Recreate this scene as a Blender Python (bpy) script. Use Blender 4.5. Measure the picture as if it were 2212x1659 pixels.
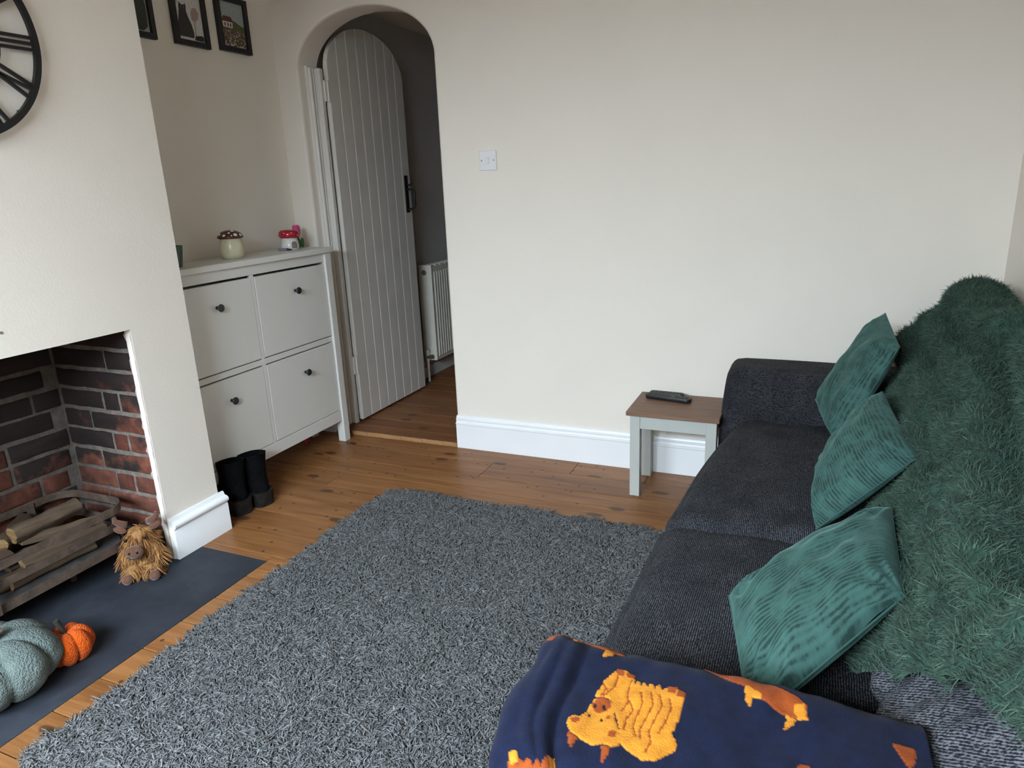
import bpy, bmesh, math, random
import numpy as np
from mathutils import Vector, Matrix

random.seed(7)
rng = np.random.default_rng(11)
for o in list(bpy.data.objects):
    bpy.data.objects.remove(o)
scene = bpy.context.scene
COL = scene.collection

# ------------------------------------------------------------------ camera
cam_data = bpy.data.cameras.new('camera')
cam = bpy.data.objects.new('camera', cam_data)
COL.objects.link(cam)
cam_data.sensor_fit = 'HORIZONTAL'
cam_data.sensor_width = 36.0
cam_data.lens = 1500.0 / 2212.0 * 36.0
cam_data.clip_start = 0.02
CR = Vector((0.9179395720, 0.3947070525, -0.0399159721))
CU = Vector((-0.0737952152, 0.2687413441, 0.9603813598))
CF = Vector((-0.3897963678, 0.8786264466, -0.2758158063))
M = Matrix(((CR.x, CU.x, -CF.x, 0.97013), (CR.y, CU.y, -CF.y, -3.00385), (CR.z, CU.z, -CF.z, 1.30588), (0, 0, 0, 1)))
cam.matrix_world = M
scene.camera = cam

# ------------------------------------------------------------------ light
world = bpy.data.worlds.new('world')
scene.world = world
world.use_nodes = True
bg = world.node_tree.nodes['Background']
bg.inputs[0].default_value = (0.72, 0.84, 1.0, 1)
bg.inputs[1].default_value = 0.5

def area(name, loc, target, sx, sy, power, colr):
    d = bpy.data.lights.new(name, 'AREA')
    d.shape = 'RECTANGLE'
    d.size, d.size_y, d.energy, d.color = sx, sy, power, colr
    o = bpy.data.objects.new(name, d)
    COL.objects.link(o)
    o.location = loc
    o.rotation_euler = (Vector(target) - Vector(loc)).to_track_quat('-Z', 'Y').to_euler()
    return o
# daylight falling through the window behind the camera
area('window_daylight', (-0.35, -4.7, 2.85), (-0.25, -1.6, 2.0), 4.2, 1.9, 1430, (0.75, 0.905, 1.04))

vs = scene.view_settings
vs.view_transform = 'Standard'
vs.look = 'None'
vs.exposure = 0.12
vs.gamma = 1.0
vs.use_curve_mapping = False

# ------------------------------------------------------------------ materials
def new_mat(name):
    m = bpy.data.materials.new(name)
    m.use_nodes = True
    nt = m.node_tree
    return m, nt, nt.nodes['Principled BSDF']

def N(nt, typ, **kw):
    n = nt.nodes.new(typ)
    for k, v in kw.items():
        if k in n.inputs:
            n.inputs[k].default_value = v
        else:
            setattr(n, k, v)
    return n

def ramp(nt, stops, fac):
    r = nt.nodes.new('ShaderNodeValToRGB')
    els = r.color_ramp.elements
    while len(els) < len(stops):
        els.new(0.5)
    for e, (p, c) in zip(els, stops):
        e.position = p
        e.color = (*c, 1)
    nt.links.new(fac, r.inputs[0])
    return r

def coords(nt, scale=(1, 1, 1), kind='Object', rot=(0, 0, 0)):
    tc = nt.nodes.new('ShaderNodeTexCoord')
    mp = nt.nodes.new('ShaderNodeMapping')
    mp.inputs['Scale'].default_value = scale
    mp.inputs['Rotation'].default_value = rot
    nt.links.new(tc.outputs[kind], mp.inputs[0])
    return mp.outputs[0]

def noise(nt, vec, scale, detail=3.0, rough=0.5, dist=0.0):
    n = N(nt, 'ShaderNodeTexNoise', Scale=scale, Detail=detail, Roughness=rough, Distortion=dist)
    nt.links.new(vec, n.inputs['Vector'])
    return n.outputs['Fac']

def bump(nt, b, height, strength=0.3, dist=0.01):
    n = N(nt, 'ShaderNodeBump', Strength=strength, Distance=dist)
    nt.links.new(height, n.inputs['Height'])
    nt.links.new(n.outputs[0], b.inputs['Normal'])
    return n

def mix(nt, fac, a, b, mode='MIX'):
    n = nt.nodes.new('ShaderNodeMix')
    n.data_type = 'RGBA'
    n.blend_type = mode
    for sock, v in ((0, fac), (6, a), (7, b)):
        if isinstance(v, (int, float)):
            n.inputs[sock].default_value = v
        elif isinstance(v, tuple):
            n.inputs[sock].default_value = (*v, 1)
        else:
            nt.links.new(v, n.inputs[sock])
    return n.outputs[2]

def math_(nt, op, a, b=0.0, c=0.0):
    n = nt.nodes.new('ShaderNodeMath')
    n.operation = op
    for i, v in enumerate((a, b, c)):
        if isinstance(v, (int, float)):
            n.inputs[i].default_value = v
        else:
            nt.links.new(v, n.inputs[i])
    return n.outputs[0]

def simple(name, col, rough=0.6, metal=0.0, var=0.12, nscale=30, bstr=0.08, bscale=200, sheen=0.0, coat=0.0, spec=None):
    m, nt, b = new_mat(name)
    v = coords(nt)
    f = noise(nt, v, nscale, 4)
    lo = tuple(c * (1 - var) for c in col)
    hi = tuple(min(1, c * (1 + var)) for c in col)
    r = ramp(nt, [(0.3, lo), (0.7, hi)], f)
    nt.links.new(r.outputs[0], b.inputs['Base Color'])
    b.inputs['Roughness'].default_value = rough
    b.inputs['Metallic'].default_value = metal
    if sheen:
        b.inputs['Sheen Weight'].default_value = sheen
        b.inputs['Sheen Roughness'].default_value = 0.5
    if spec is not None:
        b.inputs['Specular IOR Level'].default_value = spec
    if coat:
        b.inputs['Coat Weight'].default_value = coat
    if bstr:
        bump(nt, b, noise(nt, v, bscale, 2), bstr, 0.004)
    return m

MAT = {}
MAT['paint'] = simple('wall_paint', (0.825, 0.757, 0.667), 0.75, var=0.015, nscale=3, bstr=0.10, bscale=140)
MAT['ceil'] = simple('ceiling_paint', (0.82, 0.755, 0.655), 0.8, var=0.01, nscale=3)
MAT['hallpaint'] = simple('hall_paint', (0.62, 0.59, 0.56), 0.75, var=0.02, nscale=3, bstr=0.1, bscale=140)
MAT['gloss'] = simple('white_gloss', (0.86, 0.86, 0.86), 0.32, var=0.015, nscale=6, bstr=0.03, bscale=60)
MAT['cab'] = simple('cabinet_white', (0.76, 0.745, 0.70), 0.36, var=0.012, nscale=5, bstr=0.02, bscale=120)
MAT['doorpaint'] = simple('door_paint', (0.75, 0.71, 0.65), 0.45, var=0.03, nscale=8, bstr=0.06, bscale=90)
MAT['lining'] = simple('lining_paint', (0.74, 0.70, 0.64), 0.42, var=0.02, nscale=8, bstr=0.04, bscale=60)
MAT['groove'] = simple('plaster_raw', (0.52, 0.40, 0.36), 0.85, var=0.12, nscale=25, bstr=0.3, bscale=90)
MAT['black'] = simple('black_metal', (0.012, 0.012, 0.013), 0.42, 0.3, var=0.2)
MAT['blackplastic'] = simple('black_plastic', (0.012, 0.012, 0.014), 0.45)
MAT['blackwood'] = simple('black_frame', (0.008, 0.008, 0.009), 0.5)
MAT['knob'] = simple('black_knob', (0.012, 0.014, 0.015), 0.4)
MAT['legpaint'] = simple('grey_green_paint', (0.46, 0.465, 0.43), 0.5, var=0.02)
MAT['switch'] = simple('switch_plastic', (0.80, 0.79, 0.79), 0.28, var=0.01)
MAT['screw'] = simple('screw_metal', (0.30, 0.29, 0.28), 0.35, 0.8)
MAT['slate'] = None
MAT['grate'] = simple('rusty_grate', (0.088, 0.058, 0.040), 0.8, 0.0, var=0.4, nscale=25, bstr=0.3, bscale=120)
MAT['suede'] = simple('black_suede', (0.0035, 0.0035, 0.004), 0.95, var=0.4, nscale=60, bstr=0.2, bscale=500, spec=0.08)
MAT['heel'] = simple('stacked_heel', (0.014, 0.011, 0.010), 0.7, var=0.5, nscale=40, spec=0.2)
MAT['toyskin'] = simple('brown_felt', (0.12, 0.045, 0.022), 0.9, var=0.2, nscale=80, bstr=0.25, bscale=400, sheen=0.3)
MAT['toybase'] = simple('toy_body', (0.30, 0.15, 0.05), 0.95, var=0.2)
MAT['eye'] = simple('bead_eye', (0.008, 0.006, 0.006), 0.15)
MAT['stem'] = simple('dark_stem', (0.022, 0.016, 0.012), 0.9, var=0.4, nscale=60, bstr=0.4)
MAT['stemfur'] = simple('brown_stem', (0.16, 0.10, 0.085), 0.95, var=0.4, nscale=120, bstr=0.6, bscale=300)
MAT['cream'] = simple('cream_ceramic', (0.62, 0.58, 0.40), 0.22, var=0.05, nscale=40)
MAT['browncap'] = simple('brown_glaze', (0.085, 0.022, 0.014), 0.22, var=0.15)
MAT['whiteglaze'] = simple('white_glaze', (0.74, 0.71, 0.66), 0.2, var=0.03)
MAT['redcap'] = simple('red_glaze', (0.42, 0.012, 0.028), 0.2, var=0.1)
MAT['pink'] = simple('pink_fabric', (0.62, 0.05, 0.20), 0.7, var=0.2, sheen=0.3)
MAT['leaf'] = simple('green_fabric', (0.05, 0.15, 0.03), 0.7, var=0.25, sheen=0.2)
MAT['darkhole'] = simple('grey_inside', (0.20, 0.18, 0.17), 0.8)
MAT['lilac'] = simple('lilac_glitter', (0.30, 0.26, 0.36), 0.3, 0.3, var=0.6, nscale=500)
MAT['greenvase'] = simple('green_vase', (0.055, 0.10, 0.07), 0.35, var=0.1)
MAT['rad'] = simple('radiator_enamel', (0.74, 0.70, 0.60), 0.35, var=0.02)
MAT['brass'] = simple('valve_metal', (0.30, 0.27, 0.22), 0.35, 0.7)
MAT['redwrap'] = simple('red_wrapper', (0.40, 0.02, 0.03), 0.3, var=0.3)
MAT['ash'] = simple('ash_dark', (0.05, 0.045, 0.042), 0.95, var=0.4)
MAT['cork'] = simple('sub_floor', (0.05, 0.035, 0.02), 0.9)

def wood_mat(name, cols, rough=0.42, along='x', knots=True, gscale=1.0, nails=False):
    m, nt, b = new_mat(name)
    oi = nt.nodes.new('ShaderNodeObjectInfo')
    tc = nt.nodes.new('ShaderNodeTexCoord')
    off = nt.nodes.new('ShaderNodeVectorMath')
    off.operation = 'MULTIPLY_ADD'
    comb = nt.nodes.new('ShaderNodeCombineXYZ')
    for i in range(3):
        nt.links.new(oi.outputs['Random'], comb.inputs[i])
    nt.links.new(comb.outputs[0], off.inputs[0])
    off.inputs[1].default_value = (37.0, 11.0, 5.0)
    nt.links.new(tc.outputs['Object'], off.inputs[2])
    mp = nt.nodes.new('ShaderNodeMapping')
    mp.inputs['Scale'].default_value = (1.2, 16, 16) if along == 'x' else (16, 1.2, 16)
    nt.links.new(off.outputs[0], mp.inputs[0])
    g = noise(nt, mp.outputs[0], 2.2 * gscale, 6, 0.6, 0.6)
    r = ramp(nt, [(0.25, cols[0]), (0.5, cols[1]), (0.78, cols[2])], g)
    col = r.outputs[0]
    # fine fibres
    mp2 = nt.nodes.new('ShaderNodeMapping')
    mp2.inputs['Scale'].default_value = (4, 150, 150) if along == 'x' else (150, 4, 150)
    nt.links.new(off.outputs[0], mp2.inputs[0])
    f2 = noise(nt, mp2.outputs[0], 1.0, 3, 0.6)
    col = mix(nt, 0.35, col, ramp(nt, [(0.3, (0.45, 0.45, 0.45)), (0.7, (1.0, 1.0, 1.0))], f2).outputs[0], 'MULTIPLY')
    # large patches of wear / tone, per plank tone
    p = noise(nt, off.outputs[0], 2.3, 3)
    col = mix(nt, 0.55, col, ramp(nt, [(0.3, (0.62, 0.55, 0.50)), (0.65, (1, 1, 1))], p).outputs[0], 'MULTIPLY')
    tone = ramp(nt, [(0.0, (0.78, 0.74, 0.70)), (0.5, (1, 1, 1)), (1.0, (0.88, 0.80, 0.74))], oi.outputs['Random'])
    col = mix(nt, 0.8, col, tone.outputs[0], 'MULTIPLY')
    if knots:
        mpk = nt.nodes.new('ShaderNodeMapping')
        mpk.inputs['Scale'].default_value = (4.2, 9, 1) if along == 'x' else (9, 4.2, 1)
        nt.links.new(off.outputs[0], mpk.inputs[0])
        wob = N(nt, 'ShaderNodeTexNoise', Scale=3.0, Detail=2.0)
        nt.links.new(mpk.outputs[0], wob.inputs['Vector'])
        addv = nt.nodes.new('ShaderNodeVectorMath')
        addv.operation = 'MULTIPLY_ADD'
        nt.links.new(wob.outputs['Color'], addv.inputs[0])
        addv.inputs[1].default_value = (0.10, 0.10, 0)
        nt.links.new(mpk.outputs[0], addv.inputs[2])
        vo = N(nt, 'ShaderNodeTexVoronoi', Scale=0.75, Randomness=1.0)
        vo.voronoi_dimensions = '2D'
        nt.links.new(addv.outputs[0], vo.inputs['Vector'])
        gate = nt.nodes.new('ShaderNodeSeparateColor')
        nt.links.new(vo.outputs['Color'], gate.inputs[0])
        gt = math_(nt, 'MULTIPLY', math_(nt, 'GREATER_THAN', gate.outputs[0], 0.55), 0.125)
        k = math_(nt, 'SUBTRACT', gt, vo.outputs['Distance'])
        kk = ramp(nt, [(0.0, (0, 0, 0)), (0.035, (1, 1, 1))], math_(nt, 'MAXIMUM', k, 0.0))
        col = mix(nt, math_(nt, 'MULTIPLY', kk.outputs[0], 0.85), col, (0.065, 0.03, 0.014))
        # small dark nail holes and pits
        mpn = nt.nodes.new('ShaderNodeMapping')
        mpn.inputs['Scale'].default_value = (14, 14, 1)
        nt.links.new(off.outputs[0], mpn.inputs[0])
        vn = N(nt, 'ShaderNodeTexVoronoi', Scale=0.8, Randomness=1.0)
        vn.voronoi_dimensions = '2D'
        nt.links.new(mpn.outputs[0], vn.inputs['Vector'])
        gn = nt.nodes.new('ShaderNodeSeparateColor')
        nt.links.new(vn.outputs['Color'], gn.inputs[0])
        dot = math_(nt, 'MULTIPLY', math_(nt, 'LESS_THAN', vn.outputs['Distance'], 0.075), math_(nt, 'GREATER_THAN', gn.outputs[1], 0.62))
        col = mix(nt, math_(nt, 'MULTIPLY', dot, 0.8), col, (0.04, 0.02, 0.012))
    nt.links.new(col, b.inputs['Base Color'])
    b.inputs['Roughness'].default_value = rough
    b.inputs['Specular IOR Level'].default_value = 0.35
    bump(nt, b, f2, 0.08, 0.003)
    return m

MAT['pine'] = wood_mat('pine_boards', ((0.20, 0.080, 0.026), (0.325, 0.142, 0.048), (0.46, 0.220, 0.085)), 0.42)
MAT['hallpine'] = wood_mat('hall_boards', ((0.20, 0.075, 0.025), (0.30, 0.12, 0.04), (0.36, 0.16, 0.058)), 0.42)
MAT['step'] = wood_mat('step_edge', ((0.34, 0.17, 0.07), (0.46, 0.25, 0.11), (0.55, 0.32, 0.15)), 0.6, knots=False)
MAT['tabletop'] = wood_mat('oak_top', ((0.19, 0.115, 0.075), (0.27, 0.165, 0.11), (0.34, 0.215, 0.15)), 0.5, knots=False, gscale=1.6)
MAT['log'] = wood_mat('log_bark', ((0.065, 0.042, 0.027), (0.125, 0.084, 0.054), (0.195, 0.138, 0.09)), 0.9, along='y', knots=False, gscale=1.6)
MAT['logend'] = wood_mat('log_end', ((0.22, 0.13, 0.05), (0.34, 0.21, 0.09), (0.42, 0.28, 0.13)), 0.9, knots=False)

def slate_mat():
    m, nt, b = new_mat('slate_hearth')
    v = coords(nt)
    f = noise(nt, v, 6, 6, 0.65)
    r = ramp(nt, [(0.3, (0.016, 0.019, 0.026)), (0.55, (0.027, 0.031, 0.041)), (0.8, (0.044, 0.048, 0.059))], f)
    vo = N(nt, 'ShaderNodeTexVoronoi', Scale=26.0, Randomness=1.0)
    nt.links.new(v, vo.inputs['Vector'])
    sc = nt.nodes.new('ShaderNodeSeparateColor')
    nt.links.new(vo.outputs['Color'], sc.inputs[0])
    d = math_(nt, 'MULTIPLY', math_(nt, 'LESS_THAN', vo.outputs['Distance'], 0.035), math_(nt, 'GREATER_THAN', sc.outputs[0], 0.85))
    col = mix(nt, d, r.outputs[0], (0.5, 0.5, 0.5))
    nt.links.new(col, b.inputs['Base Color'])
    b.inputs['Roughness'].default_value = 0.68
    b.inputs['Specular IOR Level'].default_value = 0.35
    bump(nt, b, noise(nt, v, 40, 5), 0.12, 0.004)
    return m
MAT['slate'] = slate_mat()

def brick_mat():
    m, nt, b = new_mat('sooted_brick')
    oi = nt.nodes.new('ShaderNodeObjectInfo')
    v = nt.nodes.new('ShaderNodeNewGeometry').outputs['Position']
    f = noise(nt, v, 22, 5, 0.6)
    base = ramp(nt, [(0.25, (0.080, 0.025, 0.016)), (0.5, (0.155, 0.050, 0.030)), (0.75, (0.27, 0.095, 0.048))], f)
    tone = ramp(nt, [(0.0, (0.70, 0.62, 0.62)), (0.5, (1, 1, 1)), (1.0, (1.0, 0.86, 0.80))], oi.outputs['Random'])
    col = mix(nt, 1.0, base.outputs[0], tone.outputs[0], 'MULTIPLY')
    # soot laid down by old fires, thicker high up and toward the back
    sep = nt.nodes.new('ShaderNodeSeparateXYZ')
    nt.links.new(v, sep.inputs[0])
    hz = math_(nt, 'MULTIPLY_ADD', sep.outputs[2], 1.75, -0.55)
    bx_ = math_(nt, 'MULTIPLY_ADD', sep.outputs[0], -0.85, -1.10)
    s = math_(nt, 'ADD', math_(nt, 'ADD', hz, bx_), math_(nt, 'MULTIPLY_ADD', noise(nt, v, 9, 4, 0.65), 1.5, -0.62))
    s = math_(nt, 'ADD', s, math_(nt, 'MULTIPLY_ADD', oi.outputs['Random'], 0.5, -0.25))
    sm = ramp(nt, [(0.28, (0, 0, 0)), (0.52, (1, 1, 1))], s)
    col = mix(nt, math_(nt, 'MULTIPLY', sm.outputs[0], 0.93), col, (0.014, 0.011, 0.010))
    nt.links.new(col, b.inputs['Base Color'])
    b.inputs['Roughness'].default_value = 0.88
    bump(nt, b, noise(nt, v, 70, 5, 0.7), 0.5, 0.006)
    return m
MAT['brick'] = brick_mat()

def mortar_mat():
    m, nt, b = new_mat('lime_mortar')
    v = nt.nodes.new('ShaderNodeNewGeometry').outputs['Position']
    r = ramp(nt, [(0.3, (0.15, 0.12, 0.10)), (0.6, (0.27, 0.23, 0.19)), (0.85, (0.40, 0.35, 0.30))], noise(nt, v, 30, 5, 0.65))
    sep = nt.nodes.new('ShaderNodeSeparateXYZ')
    nt.links.new(v, sep.inputs[0])
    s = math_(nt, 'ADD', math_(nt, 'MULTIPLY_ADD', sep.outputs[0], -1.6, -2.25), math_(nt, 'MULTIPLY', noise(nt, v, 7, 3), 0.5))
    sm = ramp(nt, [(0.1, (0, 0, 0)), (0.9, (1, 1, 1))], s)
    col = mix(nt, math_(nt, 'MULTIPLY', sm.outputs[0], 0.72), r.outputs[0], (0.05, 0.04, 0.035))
    nt.links.new(col, b.inputs['Base Color'])
    b.inputs['Roughness'].default_value = 0.95
    bump(nt, b, noise(nt, v, 80, 6, 0.7), 0.8, 0.008)
    return m
MAT['mortar'] = mortar_mat()

def tweed(name, dark, light, row, run, pitch=0.0046, amount=0.85, rw=0.42, fine=330.0, lo=0.60, hi=0.92):
    """Woven upholstery: broken rows of pale slubs on a dark ground; rows repeat along axis `row` and run along axis `run`."""
    m, nt, b = new_mat(name)
    tc = nt.nodes.new('ShaderNodeTexCoord')
    sep = nt.nodes.new('ShaderNodeSeparateXYZ')
    nt.links.new(tc.outputs['Object'], sep.inputs[0])
    wob = noise(nt, tc.outputs['Object'], 18, 2)
    rc = sep.outputs[row] if isinstance(row, int) else math_(nt, 'ADD', sep.outputs[row[0]], sep.outputs[row[1]])
    ph = math_(nt, 'MULTIPLY_ADD', rc, 2 * math.pi / pitch, math_(nt, 'MULTIPLY', wob, 9.0))
    rows = math_(nt, 'MULTIPLY_ADD', math_(nt, 'SINE', ph), 0.5, 0.5)
    sc = [fine, fine, fine]
    sc[run] = fine * 0.45
    f = noise(nt, coords(nt, tuple(sc)), 1.0, 1, 0.5)
    slub = math_(nt, 'ADD', math_(nt, 'MULTIPLY', rows, rw), f)
    r = ramp(nt, [(lo, (0, 0, 0)), (hi, (1, 1, 1))], slub)
    big = noise(nt, coords(nt), 11, 3)
    am = ramp(nt, [(0.3, (0.45, 0.45, 0.45)), (0.7, (1, 1, 1))], big)
    fac = math_(nt, 'MULTIPLY', math_(nt, 'MULTIPLY', r.outputs[0], am.outputs[0]), amount)
    nt.links.new(mix(nt, fac, dark, light), b.inputs['Base Color'])
    b.inputs['Roughness'].default_value = 0.95
    b.inputs['Specular IOR Level'].default_value = 0.25
    bump(nt, b, slub, 0.5, 0.003)
    return m
MAT['tweed'] = tweed('charcoal_tweed', (0.0060, 0.0068, 0.0095), (0.125, 0.125, 0.135), 0, 1, lo=0.64, hi=0.98)
MAT['tweedarm'] = tweed('charcoal_tweed_arm', (0.0060, 0.0068, 0.0095), (0.105, 0.105, 0.112), (1, 2), 0, lo=0.64, hi=0.98)
MAT['tweedback'] = tweed('charcoal_tweed_back', (0.0080, 0.0090, 0.0145), (0.21, 0.21, 0.225), (2, 1), 0, 0.0058, 0.95, rw=0.26, fine=290.0, lo=0.52, hi=0.80)

def cushion_mat(name, tint, axis):
    """ribbed chenille: fine wavering ridges along one UV direction, with worn smooth patches"""
    m, nt, b = new_mat(name)
    tc = nt.nodes.new('ShaderNodeTexCoord')
    uv = tc.outputs['UV']
    sep = nt.nodes.new('ShaderNodeSeparateXYZ')
    nt.links.new(uv, sep.inputs[0])
    mp = nt.nodes.new('ShaderNodeMapping')
    mp.inputs['Scale'].default_value = (3.0, 1.6, 1) if axis == 0 else (1.6, 3.0, 1)
    nt.links.new(uv, mp.inputs[0])
    wob = noise(nt, mp.outputs[0], 1.6, 2, 0.5)
    ph = math_(nt, 'MULTIPLY_ADD', sep.outputs[axis], 2 * math.pi * 36, math_(nt, 'MULTIPLY', wob, 18.0))
    ridge = math_(nt, 'MULTIPLY_ADD', math_(nt, 'SINE', ph), 0.5, 0.5)
    patch = noise(nt, uv, 7, 5, 0.7)
    mp3 = nt.nodes.new('ShaderNodeMapping')
    mp3.inputs['Scale'].default_value = (60, 12, 1) if axis == 0 else (12, 60, 1)
    nt.links.new(uv, mp3.inputs[0])
    fl = noise(nt, mp3.outputs[0], 1.0, 3, 0.6)
    vis = ramp(nt, [(0.36, (0.30, 0.30, 0.30)), (0.58, (1, 1, 1))], patch)
    k = math_(nt, 'MULTIPLY', math_(nt, 'ADD', math_(nt, 'MULTIPLY', ridge, 0.36), math_(nt, 'MULTIPLY', fl, 0.62)), vis.outputs[0])
    dark = tuple(c * 0.34 for c in tint)
    r = ramp(nt, [(0.12, tint), (0.36, tuple(c * 0.80 for c in tint)), (0.60, dark)], k)
    nt.links.new(r.outputs[0], b.inputs['Base Color'])
    b.inputs['Roughness'].default_value = 0.8
    b.inputs['Specular IOR Level'].default_value = 0.2
    b.inputs['Sheen Weight'].default_value = 0.2
    b.inputs['Sheen Roughness'].default_value = 0.4
    b.inputs['Sheen Tint'].default_value = (0.45, 0.8, 0.72, 1)
    bump(nt, b, k, -0.55, 0.008)
    return m
MAT['cushion'] = cushion_mat('teal_chenille', (0.050, 0.120, 0.103), 0)
MAT['cushion_b'] = cushion_mat('teal_chenille_turned', (0.050, 0.120, 0.103), 1)

def strand_mat(name, lo, mid, hi, rough=0.85, sheen=0.2):
    m, nt, b = new_mat(name)
    a = nt.nodes.new('ShaderNodeAttribute')
    a.attribute_name = 'rnd'
    r = ramp(nt, [(0.0, lo), (0.5, mid), (1.0, hi)], a.outputs['Fac'])
    nt.links.new(r.outputs[0], b.inputs['Base Color'])
    b.inputs['Roughness'].default_value = rough
    b.inputs['Sheen Weight'].default_value = sheen
    return m
MAT['pile'] = strand_mat('grey_yarn', (0.050, 0.050, 0.050), (0.112, 0.111, 0.111), (0.205, 0.203, 0.203))
MAT['rugbase'] = simple('rug_backing', (0.045, 0.048, 0.052), 0.95)
MAT['throwfur'] = strand_mat('green_plush', (0.012, 0.033, 0.020), (0.029, 0.067, 0.042), (0.064, 0.116, 0.078), 0.75, 0.10)
MAT['throwbase'] = simple('green_throw_cloth', (0.020, 0.055, 0.036), 0.95, var=0.2, nscale=40)
MAT['toyfur'] = strand_mat('ginger_fur', (0.17, 0.062, 0.014), (0.34, 0.145, 0.036), (0.55, 0.28, 0.085), 0.6, 0.1)

def sherpa(name, col):
    m, nt, b = new_mat(name)
    v = coords(nt)
    vo = N(nt, 'ShaderNodeTexVoronoi', Scale=230.0)
    nt.links.new(v, vo.inputs['Vector'])
    f = noise(nt, v, 25, 4)
    r = ramp(nt, [(0.3, tuple(c * 0.8 for c in col)), (0.7, tuple(c * 1.15 for c in col))], f)
    nt.links.new(r.outputs[0], b.inputs['Base Color'])
    b.inputs['Roughness'].default_value = 0.95
    b.inputs['Sheen Weight'].default_value = 0.06
    b.inputs['Specular IOR Level'].default_value = 0.15
    h = math_(nt, 'ADD', math_(nt, 'MULTIPLY', vo.outputs['Distance'], -0.6), noise(nt, v, 120, 3))
    bump(nt, b, h, 0.9, 0.006)
    return m
MAT['teal_sherpa'] = sherpa('teal_sherpa', (0.125, 0.155, 0.143))
MAT['orange_felt'] = sherpa('orange_felt', (0.58, 0.085, 0.006))

def blanket_mat():
    m, nt, b = new_mat('navy_fleece')
    a = nt.nodes.new('ShaderNodeAttribute')
    a.attribute_name = 'print'
    v = coords(nt)
    f = noise(nt, v, 60, 4)
    col = mix(nt, 1.0, a.outputs['Color'], ramp(nt, [(0.3, (0.78, 0.78, 0.78)), (0.7, (1.12, 1.12, 1.12))], f).outputs[0], 'MULTIPLY')
    nt.links.new(col, b.inputs['Base Color'])
    b.inputs['Roughness'].default_value = 0.92
    b.inputs['Specular IOR Level'].default_value = 0.12
    b.inputs['Sheen Weight'].default_value = 0.04
    b.inputs['Sheen Roughness'].default_value = 0.45
    bump(nt, b, noise(nt, v, 350, 3), 0.35, 0.004)
    return m
MAT['blanket'] = blanket_mat()

# ------------------------------------------------------------------ builders
def tag(o, label=None, cat=None, group=None, kind=None):
    if label: o['label'] = label
    if cat: o['category'] = cat
    if group: o['group'] = group
    if kind: o['kind'] = kind
    return o

def thing(name, label, cat, loc=(0, 0, 0), rotz=0.0, group=None, kind=None):
    o = bpy.data.objects.new(name, None)
    COL.objects.link(o)
    o.empty_display_size = 0.05
    o.location = loc
    o.rotation_euler = (0, 0, rotz)
    return tag(o, label, cat, group, kind)

def link_mesh(name, me, mat, parent=None, smooth=False):
    o = bpy.data.objects.new(name, me)
    COL.objects.link(o)
    for mm in (mat if isinstance(mat, (list, tuple)) else [mat]):
        me.materials.append(mm)
    if parent:
        o.parent = parent
    if smooth:
        me.polygons.foreach_set('use_smooth', [True] * len(me.polygons))
    return o

def wmesh(name, verts, faces, mat, parent=None, smooth=False, local=False):
    """Mesh from world coordinates; made local to an unrotated parent, or re-centred on its own base."""
    v = np.asarray(verts, float).reshape(-1, 3)
    loc = np.zeros(3)
    if parent is not None:
        if not local:
            p = parent
            while p is not None:
                v = v - np.array(p.location)
                p = p.parent
    elif not local:
        loc = np.array([(v[:, 0].min() + v[:, 0].max()) / 2, (v[:, 1].min() + v[:, 1].max()) / 2, v[:, 2].min()])
        v = v - loc
    me = bpy.data.meshes.new(name)
    me.from_pydata(v.tolist(), [], [list(map(int, f)) for f in faces])
    me.update()
    o = link_mesh(name, me, mat, parent, smooth)
    if parent is None:
        o.location = loc
    return o

def recalc(o):
    bm = bmesh.new()
    bm.from_mesh(o.data)
    bmesh.ops.remove_doubles(bm, verts=bm.verts, dist=1e-6)
    bmesh.ops.recalc_face_normals(bm, faces=bm.faces)
    bm.to_mesh(o.data)
    bm.free()
    return o

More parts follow.
